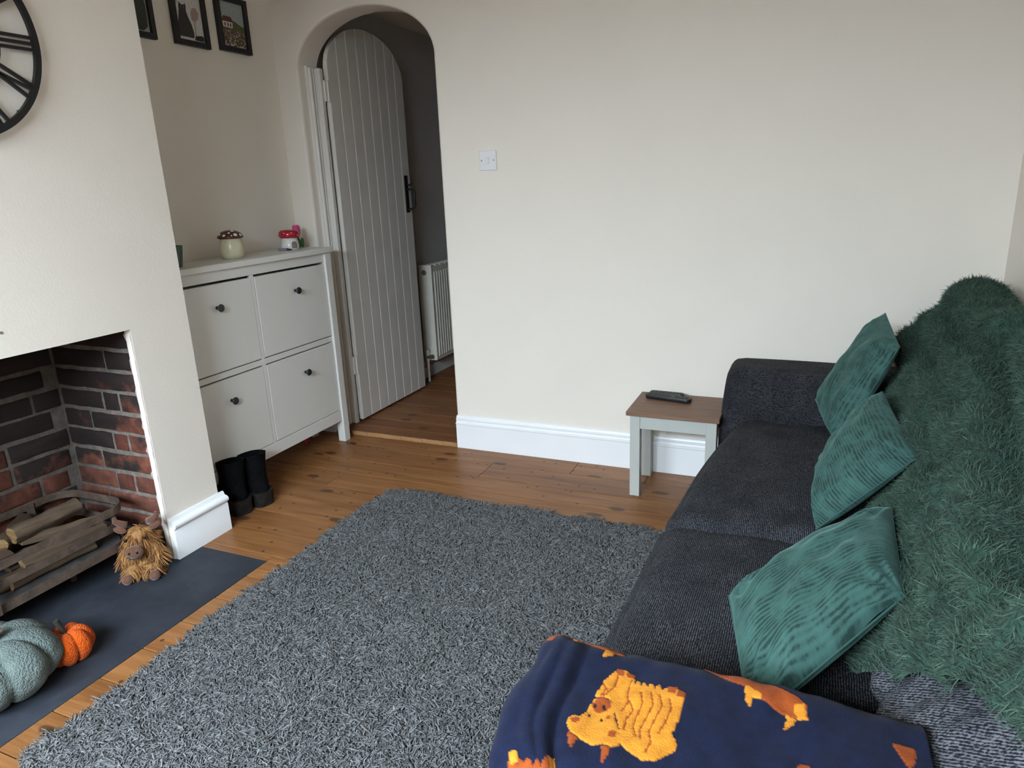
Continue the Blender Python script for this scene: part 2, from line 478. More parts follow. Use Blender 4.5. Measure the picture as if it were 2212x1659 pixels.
class MB:
    """collects simple solids into one mesh"""
    def __init__(s):
        s.v, s.f, s.m = [], [], []
    def add(s, v, f, mi=0):
        n = len(s.v)
        s.v += [tuple(map(float, p)) for p in v]
        s.f += [tuple(i + n for i in q) for q in f]
        s.m += [mi] * len(f)
        return s
    def box(s, x0, x1, y0, y1, z0, z1, c=0.0, mi=0):
        """box with chamfered edges of size c"""
        if c <= 0:
            v = [(x, y, z) for x in (x0, x1) for y in (y0, y1) for z in (z0, z1)]
            f = [(0, 1, 3, 2), (4, 6, 7, 5), (0, 4, 5, 1), (2, 3, 7, 6), (0, 2, 6, 4), (1, 5, 7, 3)]
            return s.add(v, f, mi)
        bm = bmesh.new()
        bmesh.ops.create_cube(bm, size=1.0)
        for q in bm.verts:
            q.co = Vector((x0 if q.co.x < 0 else x1, y0 if q.co.y < 0 else y1, z0 if q.co.z < 0 else z1))
        bmesh.ops.bevel(bm, geom=bm.edges[:], offset=c, segments=1 if c < 0.004 else 3, affect='EDGES', profile=0.5)
        bm.verts.index_update()
        v = [tuple(q.co) for q in bm.verts]
        f = [[q.index for q in fc.verts] for fc in bm.faces]
        bm.free()
        return s.add(v, f, mi)
    def tube(s, pts, r, n=8, cap=True, mi=0):
        pts = [Vector(p) for p in pts]
        rs = r if isinstance(r, (list, tuple)) else [r] * len(pts)
        v, f = [], []
        up = None
        for i, p in enumerate(pts):
            t = (pts[min(i + 1, len(pts) - 1)] - pts[max(i - 1, 0)]).normalized()
            if up is None:
                up = t.orthogonal().normalized()
            else:
                up = (up - t * up.dot(t)).normalized()
            w = t.cross(up)
            for k in range(n):
                a = 2 * math.pi * k / n
                v.append(p + (up * math.cos(a) + w * math.sin(a)) * rs[i])
        for i in range(len(pts) - 1):
            for k in range(n):
                k2 = (k + 1) % n
                f.append((i * n + k, i * n + k2, (i + 1) * n + k2, (i + 1) * n + k))
        if cap:
            f.append(tuple(reversed(range(n))))
            f.append(tuple(range((len(pts) - 1) * n, len(pts) * n)))
        return s.add(v, f, mi)
    def lathe(s, prof, c=(0, 0, 0), n=32, axis='z', mi=0):
        """prof: (radius, height) list around an axis through c"""
        v, f = [], []
        for r, h in prof:
            for k in range(n):
                a = 2 * math.pi * k / n
                x, y = r * math.cos(a), r * math.sin(a)
                if axis == 'z': p = (x, y, h)
                elif axis == 'x': p = (h, x, y)
                else: p = (x, h, y)
                v.append((c[0] + p[0], c[1] + p[1], c[2] + p[2]))
        for i in range(len(prof) - 1):
            for k in range(n):
                k2 = (k + 1) % n
                f.append((i * n + k, i * n + k2, (i + 1) * n + k2, (i + 1) * n + k))
        f.append(tuple(reversed(range(n))))
        f.append(tuple(range((len(prof) - 1) * n, len(prof) * n)))
        return s.add(v, f, mi)
    def prism(s, poly, axis, a, b, mi=0):
        """extrude a 2D polygon along an axis from a to b"""
        n = len(poly)
        def P(p, t):
            if axis == 'x': return (t, p[0], p[1])
            if axis == 'y': return (p[0], t, p[1])
            return (p[0], p[1], t)
        v = [P(p, a) for p in poly] + [P(p, b) for p in poly]
        f = [(i, (i + 1) % n, n + (i + 1) % n, n + i) for i in range(n)]
        f += [tuple(reversed(range(n))), tuple(range(n, 2 * n))]
        return s.add(v, f, mi)
    def build(s, name, mat, parent=None, smooth=False, local=False, angle=None):
        o = wmesh(name, s.v, s.f, mat, parent, smooth, local)
        if any(s.m):
            o.data.polygons.foreach_set('material_index', s.m)
        bm = bmesh.new()
        bm.from_mesh(o.data)
        bmesh.ops.recalc_face_normals(bm, faces=bm.faces)
        bm.to_mesh(o.data)
        bm.free()
        if smooth and angle is not None:
            o.data.set_sharp_from_angle(angle=math.radians(angle))
        return o

def box(name, x0, x1, y0, y1, z0, z1, mat, parent=None, c=0.0):
    return MB().box(x0, x1, y0, y1, z0, z1, c).build(name, mat, parent)

def grid_faces(nu, nv, closed_u=False):
    f = []
    for i in range(nu if closed_u else nu - 1):
        for j in range(nv - 1):
            a, b = i * nv + j, ((i + 1) % nu) * nv + j
            f.append((a, b, b + 1, a + 1))
    return f

def rbox_arrays(x0, x1, y0, y1, z0, z1, r, n=14):
    """rounded box as dense grid on the six faces of a cube"""
    half = np.array([x1 - x0, y1 - y0, z1 - z0]) / 2
    cen = np.array([x1 + x0, y1 + y0, z1 + z0]) / 2
    t = np.linspace(-1, 1, n)
    t = np.sign(t) * (1 - (1 - np.abs(t)) ** 1.5)
    V, F = [], []
    for ax in range(3):
        for sgn in (-1, 1):
            a, b = [i for i in range(3) if i != ax]
            A, B = np.meshgrid(t, t, indexing='ij')
            p = np.zeros((n, n, 3))
            p[..., ax], p[..., a], p[..., b] = sgn, A, B
            base = sum(len(q) for q in V)
            V.append(p.reshape(-1, 3))
            for i in range(n - 1):
                for j in range(n - 1):
                    q = [base + i * n + j, base + (i + 1) * n + j, base + (i + 1) * n + j + 1, base + i * n + j + 1]
                    F.append(q)
    P = np.concatenate(V)
    unit = P.copy()
    P = P * half
    rr = np.minimum(r, half * 0.999)
    core = np.clip(P, -(half - rr), half - rr)
    d = P - core
    L = np.linalg.norm(d / rr, axis=1, keepdims=True)
    P = core + np.where(L > 1e-9, d / np.maximum(L, 1e-9), 0)
    return P + cen, F, unit

def rbox(name, x0, x1, y0, y1, z0, z1, r, mat, parent=None, n=14, fn=None):
    P, F, un = rbox_arrays(x0, x1, y0, y1, z0, z1, r, n)
    if fn is not None:
        P = fn(P, un)
    o = wmesh(name, P, F, mat, parent, True)
    return recalc(o)

def smoothnoise(x, y, seed=0):
    """cheap smooth 2-D noise from sines, in about [-1, 1]"""
    r = np.random.default_rng(seed)
    out = np.zeros_like(x)
    for i in range(6):
        a = r.uniform(0, 2 * np.pi)
        k = r.uniform(0.6, 1.7)
        out += np.sin(k * (x * np.cos(a) + y * np.sin(a)) * 2 * np.pi + r.uniform(0, 6.28))
    return out / 3.2

def fast_mesh(name, V, quads, mat, parent, attr=None, loc=None):
    """large mesh of quads through foreach_set"""
    V = np.asarray(V, np.float32)
    if parent is not None:
        V = V - np.array(parent.location, np.float32)
    me = bpy.data.meshes.new(name)
    nq = len(quads)
    me.vertices.add(len(V))
    me.vertices.foreach_set('co', V.ravel())
    me.loops.add(nq * 4)
    me.loops.foreach_set('vertex_index', np.asarray(quads, np.int32).ravel())
    me.polygons.add(nq)
    me.polygons.foreach_set('loop_start', np.arange(0, nq * 4, 4, dtype=np.int32))
    me.polygons.foreach_set('use_smooth', np.ones(nq, bool))
    me.update(calc_edges=True)
    me.validate()
    if attr is not None:
        a = me.attributes.new('rnd', 'FLOAT', 'POINT')
        a.data.foreach_set('value', np.asarray(attr, np.float32))
    return link_mesh(name, me, mat, parent)

def sample_surface(V, F, count, seed=0):
    """random points and normals over a quad/tri mesh given as arrays"""
    r = np.random.default_rng(seed)
    V = np.asarray(V, float)
    T = []
    for f in F:
        T.append((f[0], f[1], f[2]))
        if len(f) == 4:
            T.append((f[0], f[2], f[3]))
    T = np.array(T)
    a, b, c = V[T[:, 0]], V[T[:, 1]], V[T[:, 2]]
    n = np.cross(b - a, c - a)
    ar = np.linalg.norm(n, axis=1)
    k = r.choice(len(T), count, p=ar / ar.sum())
    u, v = r.random(count), r.random(count)
    fl = u + v > 1
    u[fl], v[fl] = 1 - u[fl], 1 - v[fl]
    P = a[k] + (b - a)[k] * u[:, None] + (c - a)[k] * v[:, None]
    # vertex normals for smoothness
    vn = np.zeros_like(V)
    for i in range(3):
        np.add.at(vn, T[:, i], n)
    Nn = vn[T[k, 0]] * (1 - u - v)[:, None] + vn[T[k, 1]] * u[:, None] + vn[T[k, 2]] * v[:, None]
    Nn /= np.maximum(np.linalg.norm(Nn, axis=1, keepdims=True), 1e-9)
    return P, Nn

def strands(name, P, D, L, rad, bend, mat, parent, segs=3, sides=3, seed=0, taper=0.35, tone=None):
    """every strand a tapered, bent little tube (sides=3) or ribbon (sides=2), all in one mesh"""
    r = np.random.default_rng(seed)
    n = len(P)
    D = D / np.linalg.norm(D, axis=1, keepdims=True)
    q = r.normal(size=(n, 3))
    A = np.cross(D, q)
    A /= np.linalg.norm(A, axis=1, keepdims=True)
    B = np.cross(D, A)
    t = np.linspace(0, 1, segs + 1)
    lev = []
    for ti in t:
        c = P + D * (L * ti)[:, None] + bend * (L * ti * ti)[:, None]
        rr = rad * (1 - (1 - taper) * ti ** 1.5)
        ring = []
        for k in range(sides):
            if sides == 2:
                o = A * (1 if k else -1)
            else:
                an = 2 * np.pi * k / sides
                o = A * np.cos(an) + B * np.sin(an)
            ring.append(c + o * rr[:, None])
        lev.append(np.stack(ring, 1))
    V = np.stack(lev, 1)                        # n, segs+1, sides, 3
    per = (segs + 1) * sides
    base = (np.arange(n) * per)[:, None]
    qs = []
    for i in range(segs):
        for k in range(sides if sides > 2 else 1):
            k2 = (k + 1) % sides
            qs.append(np.concatenate([base + i * sides + k, base + i * sides + k2, base + (i + 1) * sides + k2, base + (i + 1) * sides + k], 1))
    Q = np.stack(qs, 1).reshape(-1, 4)
    if tone is None:
        tone = r.random(n)
    ramp_t = np.repeat(np.clip(tone, 0, 1)[:, None], per, 1)
    return fast_mesh(name, V.reshape(-1, 3), Q, mat, parent, ramp_t.ravel())

# ================================================================== THE SETTING
XR, XA, XC = 1.595, -1.577, -1.1676        # right wall, alcove wall, chimney breast face
YF = -3.75                                 # wall with the window, behind the camera
ZC = 2.42
AX, AZ, AA, AB = -1.065, 1.89, 0.382, 0.237   # arch centre, spring, half width, rise
WT = 0.15

def struct(o):
    o['kind'] = 'structure'
    return o

# ---- floor of separate boards
floor = struct(box('floor', XA - 0.1, XR + 0.1, YF - 0.1, 0.0, -0.06, -0.022, MAT['cork']))
lines = [0.0, -0.163, -0.332, -0.475, -0.637, -0.79, -0.941, -1.088, -1.238, -1.38, -1.524, -1.664, -1.81, -1.951, -2.09, -2.232,
         -2.376, -2.52, -2.665, -2.81, -2.955, -3.10, -3.245, -3.39, -3.535, -3.75]
HX, HY0, HY1 = -0.822, -1.275, -2.62      # hearth
joints = {0: [-0.015, 0.335], 1: [-0.41], 2: [0.62], 3: [-1.05], 4: [0.25], 6: [0.1], 7: [0.8], 8: [], 10: [-0.2], 12: [0.3], 14: [-0.45], 16: [0.2]}
def plank(x0, x1, y0, y1, z1, mat, parent, gap=0.0020, th=0.022):
    a, b, c, d = x0 + gap * 0.6, x1 - gap * 0.6, y0 + gap, y1 - gap
    e = 0.0007
    v = [(a, c, z1 - th), (b, c, z1 - th), (b, d, z1 - th), (a, d, z1 - th), (a, c, z1 - e), (b, c, z1 - e), (b, d, z1 - e), (a, d, z1 - e),
         (a + e, c + e, z1), (b - e, c + e, z1), (b - e, d - e, z1), (a + e, d - e, z1)]
    f = [(3, 2, 1, 0), (0, 1, 5, 4), (1, 2, 6, 5), (2, 3, 7, 6), (3, 0, 4, 7), (4, 5, 9, 8), (5, 6, 10, 9), (6, 7, 11, 10), (7, 4, 8, 11), (8, 9, 10, 11)]
    o = wmesh('plank', v, f, mat, parent)
    return o
for i in range(len(lines) - 1):
    y1, y0 = lines[i], lines[i + 1]
    cuts = sorted(joints.get(i, []))
    x_left = XA
    if y0 < HY0 - 0.01 and y1 > HY1:
        x_left = HX
        if y1 > HY0:
            plank(XC - 0.02, HX, HY0, y1, 0.0, MAT['pine'], floor)
    xs = [x_left] + [c for c in cuts if c > x_left] + [XR]
    for a, b in zip(xs[:-1], xs[1:]):
        plank(a, b, y0, y1, 0.0 - (0.0006 if (i * 7) % 3 == 0 else 0.0), MAT['pine'], floor)

# ---- hall floor, a little higher, with its worn step edge
hall_floor = struct(box('floor', -1.55, 0.6, 0.0, 2.7, -0.04, 0.0, MAT['cork']))
hall_floor.name = 'floor_hall'
hl = [-0.012, 0.092, 0.214, 0.36, 0.51, 0.66, 0.81, 0.96, 1.11, 1.26, 1.41, 1.56, 1.71, 1.86, 2.01, 2.16, 2.31, 2.46, 2.6]
for i in range(len(hl) - 1):
    xl, xr = (-1.45, -0.683) if hl[i] < WT - 0.02 else (-1.5, 0.5)
    plank(xl, xr, hl[i], hl[i + 1], 0.021, MAT['hallpine'], hall_floor)
nose = MB()
xs = np.linspace(-1.35, -0.684, 26)
for a, b in zip(xs[:-1], xs[1:]):
    j = 0.0012 * math.sin(a * 90) + 0.0012 * math.sin(a * 41)
    nose.add([(a, -0.012, 0.0), (b, -0.012, 0.0), (b, -0.017 + j, 0.0), (a, -0.017 + j, 0.0), (a, -0.012, 0.0212), (b, -0.012, 0.0212), (b, -0.015 + j, 0.0205), (a, -0.015 + j, 0.0205)],
             [(0, 1, 2, 3), (4, 7, 6, 5), (3, 2, 6, 7), (0, 3, 7, 4), (1, 5, 6, 2), (0, 4, 5, 1)])
nose.build('step_edge', MAT['step'], hall_floor)

# ---- wall with the arch
def arch_z(x):
    t = (x - AX) / AA
    return AZ + AB * math.sqrt(max(0.0, 1 - t * t))
outline = [(AX - AA, 0.0)]
for k in range(49):
    a = math.pi - math.pi * k / 48
    outline.append((AX + AA * math.cos(a), AZ + AB * math.sin(a)))
outline.append((AX + AA, 0.0))
m = MB()
ZL = -0.03
er = 0.012                                   # rounded plaster arris
for y, sg in ((0.0, 1), (WT, -1)):
    xl = XA - 0.08
    m.add([(xl, y, ZL), (AX - AA - er, y, ZL), (AX - AA - er, y, ZC), (xl, y, ZC)], [(0, 1, 2, 3)])
    m.add([(AX + AA + er, y, ZL), (XR + 0.08, y, ZL), (XR + 0.08, y, ZC), (AX + AA + er, y, ZC)], [(0, 1, 2, 3)])
ring = []
for (x, z) in outline:
    dx, dz = (x - AX) / AA ** 2, max(0, z - AZ) / AB ** 2
    if z <= AZ + 1e-6:
        dx, dz = math.copysign(1, x - AX), 0
    l = math.hypot(dx, dz)
    ring.append((dx / l, dz / l))
V = []
rows = []
prof = [(er, 0.0), (er * 0.62, 0.0015), (er * 0.3, 0.005), (er * 0.08, 0.010), (0.0, 0.016), (0.0, WT - 0.002), (er, WT)]
for (x, z), (nx, nz) in zip(outline, ring):
    rows.append([(x + nx * o, y, (z + nz * o) if z > 0 else ZL) for o, y in prof])
npf = len(prof)
fl = []
for i in range(len(rows) - 1):
    for j in range(npf - 1):
        fl.append((i * npf + j, (i + 1) * npf + j, (i + 1) * npf + j + 1, i * npf + j + 1))
m.add([p for r_ in rows for p in r_], fl)
for j, y in ((0, 0.0), (npf - 1, WT)):
    for i in range(1, len(rows) - 2):
        a, b = rows[i][j], rows[i + 1][j]
        m.add([a, b, (b[0], y, ZC), (a[0], y, ZC)], [(0, 1, 2, 3)])
wb = m.build('wall_back', MAT['paint'], None, True, angle=25)
struct(wb)

struct(box('wall_right', XR, XR + 0.1, YF, 0.0, -0.03, ZC, MAT['paint']))
struct(box('wall_left', XA - 0.1, XA, -1.16, 0.0, -0.03, ZC, MAT['paint']))
struct(box('wall_left_front', XA - 0.1, XA, YF, -2.60, -0.03, ZC, MAT['paint']))
struct(box('ceiling', XA - 0.2, XR + 0.2, YF - 0.1, WT, ZC, ZC + 0.08, MAT['ceil']))
# window wall behind the camera
wx0, wx1, wz0, wz1 = -1.15, 0.85, 0.70, 2.08
m = MB()
m.box(XA - 0.1, wx0, YF - 0.16, YF, -0.03, ZC).box(wx1, XR + 0.1, YF - 0.16, YF, -0.03, ZC)
m.box(wx0, wx1, YF - 0.16, YF, -0.03, wz0).box(wx0, wx1, YF - 0.16, YF, wz1, ZC)
struct(m.build('wall_front', MAT['paint']))
win = thing('window_1', None, None, ((wx0 + wx1) / 2, YF - 0.1, wz0), kind='structure')
m = MB()
m.box(wx0, wx0 + 0.06, YF - 0.13, YF - 0.07, wz0, wz1).box(wx1 - 0.06, wx1, YF - 0.13, YF - 0.07, wz0, wz1)
m.box(wx0, wx1, YF - 0.13, YF - 0.07, wz0, wz0 + 0.06).box(wx0, wx1, YF - 0.13, YF - 0.07, wz1 - 0.06, wz1)
m.build('window_frame', MAT['gloss'], win)
box('glazing_bar', -0.17, -0.13, YF - 0.12, YF - 0.08, wz0 + 0.06, wz1 - 0.06, MAT['gloss'], win)
box('window_sill', wx0 - 0.05, wx1 + 0.05, YF - 0.07, YF + 0.05, wz0 - 0.03, wz0, MAT['gloss'], win, 0.004)

# ---- hall beyond the arch
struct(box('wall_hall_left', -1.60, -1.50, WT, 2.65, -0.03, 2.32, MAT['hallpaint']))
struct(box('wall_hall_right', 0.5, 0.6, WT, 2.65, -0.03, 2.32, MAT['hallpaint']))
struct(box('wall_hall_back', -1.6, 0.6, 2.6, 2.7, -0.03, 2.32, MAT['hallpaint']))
struct(box('ceiling_hall', -1.6, 0.6, WT, 2.7, 2.27, 2.38, MAT['ceil']))
struct(box('baseboard_hall', -1.5, -1.488, WT + 0.05, 2.6, 0.02, 0.10, MAT['gloss']))

# ---- chimney breast with fireplace
YO, ZO = -1.383, 0.8815
YC0, YC1 = -1.139, -2.62
YO2 = -2.36
m = MB()
m.box(XA, XC, YO + 0.022, YC0, -0.03, ZC)                     # right pier
m.box(XA, XC, YC1, YO2, -0.03, ZC)                            # left pier
m.box(XC - 0.09, XC, YO2, YO + 0.022, ZO, ZC)                 # plaster over the opening
m.box(XA - 0.2, XC - 0.09, YO2, YO + 0.022, 1.10, ZC)         # flue closed above
m.box(XC - 0.03, XC, YO, YO + 0.022, 0.0, ZO)                  # plaster lip
chim = struct(m.build('wall_chimney', MAT['paint']))
# rough plaster return inside the lip
m = MB()
zz = np.linspace(0.0, ZO, 40)
prev = None
for a, b in zip(zz[:-1], zz[1:]):
    w0 = 0.036 + 0.006 * math.sin(a * 61) + 0.006 * math.sin(a * 133 + 1)
    w1 = 0.036 + 0.006 * math.sin(b * 61) + 0.006 * math.sin(b * 133 + 1)
    m.add([(XC - 0.002, YO - 0.0008, a), (XC - 0.002, YO - 0.0008, b), (XC - w1, YO + 0.004, b), (XC - w0, YO + 0.004, a)], [(0, 1, 2, 3)])
m.build('plaster_return', MAT['groove'], chim)
m = MB().lathe([(0.0045, 0), (0.0045, 0.0012)], (0, 0, 0), 10, 'x')
hole = m.build('screw_hole', MAT['darkhole'], chim, local=True)
hole.location = (XC + 0.0005 - chim.location.x, -1.79 - chim.location.y, 0.955 - chim.location.z)

XB = -1.645                                   # brick back of the fireplace
YB = -1.362                                   # brick cheek
def brick(parent, P0, eu, en, w, h, proud, seed):
    """a worn brick: front face jittered, softened edges. P0 lower left on the wall plane, eu along, en outward"""
    r = random.Random(seed)
    P0, eu, en = Vector(P0), Vector(eu), Vector(en)
    ez = Vector((0, 0, 1))
    nu = max(3, int(w / 0.05) + 2)
    def outline_pts(inset, depth, jit):
        pts = []
        for k in range(nu):
            pts.append((inset + (w - 2 * inset) * k / (nu - 1), inset + r.uniform(-jit, jit)))
        pts.append((w - inset + r.uniform(-jit, jit), h * 0.5))
        for k in range(nu):
            pts.append((w - inset - (w - 2 * inset) * k / (nu - 1), h - inset + r.uniform(-jit, jit)))
        pts.append((inset + r.uniform(-jit, jit), h * 0.5))
        return [P0 + eu * a + ez * b_ + en * depth for a, b_ in pts]
    r0 = outline_pts(0.0, -0.03, 0.0012)
    r1 = outline_pts(0.001, proud - 0.005, 0.0022)
    r2 = outline_pts(0.006, proud + r.uniform(-0.0015, 0.0015), 0.002)
    n = len(r0)
    f = []
    for lev in range(2):
        for i in range(n):
            j = (i + 1) % n
            f.append((lev * n + i, lev * n + j, (lev + 1) * n + j, (lev + 1) * n + i))
    f.append(tuple(range(2 * n, 3 * n)))
    o = wmesh('brick', [tuple(p) for p in r0 + r1 + r2], f, MAT['brick'], parent, True)
    o.data.set_sharp_from_angle(angle=math.radians(50))
    return o
# cheek on the right of the opening
def mortar_wall(name, P0, eu, en, w, h):
    P0, eu, en = Vector(P0), Vector(eu), Vector(en)
    nu_, nv_ = int(w / 0.012), int(h / 0.012)
    U_, V_ = np.meshgrid(np.linspace(0, w, nu_), np.linspace(0, h, nv_), indexing='ij')
    d = 0.0006 * smoothnoise(U_ * 14, V_ * 14, 3) + 0.0005 * smoothnoise(U_ * 40, V_ * 40, 4)
    pts = np.array(P0) + U_[..., None] * np.array(eu) + V_[..., None] * np.array([0, 0, 1]) + d[..., None] * np.array(en)
    o = wmesh(name, pts.reshape(-1, 3), grid_faces(nu_, nv_), MAT['mortar'], None, True)
    return struct(o)
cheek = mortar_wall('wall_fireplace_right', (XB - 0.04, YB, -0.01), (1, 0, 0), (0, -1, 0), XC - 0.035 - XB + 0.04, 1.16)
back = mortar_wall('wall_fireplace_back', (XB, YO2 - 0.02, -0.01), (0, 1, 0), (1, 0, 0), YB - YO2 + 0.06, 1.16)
rows_c = [[.18, .26], [.44], [.16, .27], [.22, .10, .11], [.16, .27], [.25, .08, .10], [.15, .28], [.24, .09, .11], [.44], [.29, .14], [.43], [.18, .26], [.3, .14]]
sd = 0
for k, row in enumerate(rows_c):
    z = 0.008 + 0.0797 * k + random.uniform(-.002, .002)
    x = XB + random.uniform(0.004, 0.016)
    tot = sum(row)
    W = XC - 0.036 - x - 0.008
    for w in row:
        ww = w / tot * W
        sd += 1
        brick(cheek, (x, YB, z), (1, 0, 0), (0, -1, 0), ww - 0.011, 0.067 + random.uniform(-.002, .002), 0.0065, sd)
        x += ww
for k in range(13):
    z = 0.008 + 0.0797 * k + random.uniform(-.003, .003)
    y = YB - 0.008 - random.choice([0.0, 0.0, 0.035]) - (0.0 if k % 2 else 0.012)
    first = True
    while y > YO2 + 0.05:
        w = random.choice([0.235, 0.24, 0.235, 0.24, 0.12]) if not first else random.choice([0.11, 0.22, 0.235])
        first = False
        sd += 1
        w = min(w, y - YO2)
        if w < 0.05: break
        brick(back, (XB, y - w + 0.011, z), (0, 1, 0), (1, 0, 0), w - 0.012, 0.066 + random.uniform(-.002, .003), 0.0065, sd)
        y -= w

# ---- hearth slab, painted dark, flush with the boards
m = MB()
m.box(XC, HX - 0.0005, HY1, HY0, -0.05, 0.0005)
m.box(XB - 0.02, XC, YO2, YO + 0.03, -0.05, 0.0005)
hearth = struct(m.build('floor_hearth', MAT['slate']))
hearth['label'] = 'dark slate hearth slab set into the pine floor'

# ---- skirting boards
def skirt_profile(h, t, style):
    if style == 'far':     # two fine beads
        return [(0, 0), (t, 0), (t, h - 0.046), (t + 0.003, h - 0.043), (t + 0.003, h - 0.037), (t - 0.003, h - 0.033), (t - 0.006, h - 0.026),
                (t - 0.003, h - 0.022), (t - 0.003, h - 0.016), (t - 0.009, h - 0.012), (t - 0.011, h - 0.004), (t - 0.015, h), (0, h)]
    pts = [(0, 0), (t, 0), (t, h - 0.052), (t - 0.004, h - 0.046), (t + 0.001, h - 0.042)]
    for k in range(7):
        a = -math.pi / 2 + math.pi * k / 6
        pts.append((t - 0.002 + 0.011 * math.cos(a), h - 0.029 + 0.0125 * math.sin(a)))
    pts += [(t - 0.010, h - 0.014), (t - 0.013, h - 0.006), (t - 0.016, h), (0, h)]
    return pts
p = skirt_profile(0.173, 0.02, 'far')
m = MB().prism([(-a, b) for a, b in p], 'x', AX + AA + 0.004, XR)
# prism along x takes (y, z)
struct(m.build('baseboard_back', MAT['gloss'], None, True, angle=40))
p = skirt_profile(0.165, 0.022, 'chimney')
m = MB()
m.prism([(XC + a, b) for a, b in p], 'y', YO + 0.004, YC0 + 0.022)
m.prism([(YC0 + a, b) for a, b in p], 'x', XA, XC + 0.0005)
struct(m.build('baseboard_chimney', MAT['gloss'], None, True, angle=40))
p = skirt_profile(0.165, 0.02, 'far')
struct(MB().prism([(XA + a, b) for a, b in p], 'y', YC0 + 0.022, 0.0).build('baseboard_alcove', MAT['gloss'], None, True, angle=40))
struct(MB().prism([(-a, b) for a, b in p], 'x', XA + 0.02, AX - AA - 0.014).build('baseboard_alcove_end', MAT['gloss'], None, True, angle=40))
struct(MB().prism([(XR - a, b) for a, b in p], 'y', YF, -0.02).build('baseboard_right', MAT['gloss'], None, True, angle=40))

# ---- moulded door lining in the left reveal
lining = thing('trim_1', None, None, (AX - AA, 0.07, 0.02), kind='structure')
xl = AX - AA
box('lining_board', xl, xl + 0.018, 0.050, WT, 0.021, 1.915, MAT['lining'], lining, 0.002)
def bead(y0, y1, dep, name):
    n = 8
    poly = [(xl + 0.016, y0)]
    for k in range(n + 1):
        a = math.pi * k / n
        poly.append((xl + 0.018 + dep * math.sin(a), (y0 + y1) / 2 - (y1 - y0) / 2 * math.cos(a)))
    poly.append((xl + 0.016, y1))
    MB().prism(poly, 'z', 0.021, 1.905).build(name, MAT['lining'], lining, True, angle=60)
bead(0.054, 0.074, 0.012, 'bead')
bead(0.079, 0.092, 0.009, 'bead')
box('door_stop', xl + 0.010, xl + 0.058, 0.094, 0.122, 0.021, 1.905, MAT['lining'], lining, 0.003)

# ---- ledged plank door standing open into the hall
DX, DY0, DY1 = -1.376, 0.140, 0.860
door = thing('door_1', 'white painted arched plank door standing open into the hall', None, (DX - 0.02, DY0, 0.03), kind='structure')
DYC, DYA = (DY0 + DY1) / 2, (DY1 - DY0) / 2
def door_top(y):
    t = (y - DYC) / DYA
    return 1.905 + 0.235 * math.sqrt(max(0, 1 - t * t))
nb = 8
for k in range(nb):
    y0 = DY0 + (DY1 - DY0) * k / nb
    y1 = DY0 + (DY1 - DY0) * (k + 1) / nb
    c = 0.0035
    segs = 7
    vs_, fs_ = [], []
    # cross-section in (x, y): chamfered toward the room
    sec = [(DX - 0.024, y0 + 0.0004), (DX - c, y0 + 0.0004), (DX, y0 + c + 0.0015), (DX, y1 - c - 0.0015), (DX - c, y1 - 0.0004), (DX - 0.024, y1 - 0.0004)]
    # split across the width so the arched top follows the curve
    ys = np.linspace(y0 + c + 0.0015, y1 - c - 0.0015, segs)
    front = [(DX - c, y0 + 0.0004)] + [(DX, y) for y in ys] + [(DX - c, y1 - 0.0004)]
    backp = [(DX - 0.024, y) for _, y in front]
    n = len(front)
    for z in ('b', 't'):
        for (x, y) in front:
            vs_.append((x, y, 0.034 if z == 'b' else door_top(y)))
        for (x, y) in backp:
            vs_.append((x, y, 0.034 if z == 'b' else door_top(y)))
    for i in range(n - 1):
        fs_.append((i, i + 1, 2 * n + i + 1, 2 * n + i))
        fs_.append((n + i + 1, n + i, 3 * n + i, 3 * n + i + 1))
        fs_.append((2 * n + i, 2 * n + i + 1, 3 * n + i + 1, 3 * n + i))
        fs_.append((i + 1, i, n + i, n + i + 1))
    fs_.append((0, 2 * n, 3 * n, n))
    fs_.append((n - 1, 2 * n - 1, 4 * n - 1, 3 * n - 1))
    MB().add(vs_, fs_).build('plank', MAT['doorpaint'], door)
for z in (0.30, 1.05, 1.72):
    box('ledge', DX - 0.046, DX - 0.024, DY0 + 0.03, DY1 - 0.03, z, z + 0.11, MAT['doorpaint'], door, 0.002)
for z in (1.80, 0.36):
    h = MB()
    h.box(DX - 0.012, DX + 0.002, DY0 - 0.003, DY0 + 0.026, z - 0.05, z + 0.05)
    h.tube([(DX - 0.001, DY0 - 0.006, z - 0.052), (DX - 0.001, DY0 - 0.006, z + 0.052)], 0.006, 8)
    h.box(DX - 0.012, DX - 0.002, DY0 - 0.026, DY0 - 0.004, z - 0.05, z + 0.05)
    h.build('hinge', MAT['doorpaint'], door)
latch = box('latch_plate', DX, DX + 0.004, 0.790, 0.826, 1.165, 1.385, MAT['black'], door, 0.001)
MB().tube([(DX + 0.003, 0.808, 1.185), (DX + 0.040, 0.812, 1.188), (DX + 0.052, 0.812, 1.205), (DX + 0.052, 0.812, 1.285), (DX + 0.042, 0.812, 1.302), (DX + 0.003, 0.808, 1.304)],
          [0.006, 0.006, 0.0065, 0.0075, 0.006, 0.006], 8).build('pull_handle', MAT['black'], latch, True, angle=50)
MB().tube([(DX + 0.003, 0.808, 1.330), (DX + 0.024, 0.808, 1.328), (DX + 0.045, 0.812, 1.336)], [0.005, 0.005, 0.0035], 6).build('thumb_lever', MAT['black'], latch, True, angle=50)

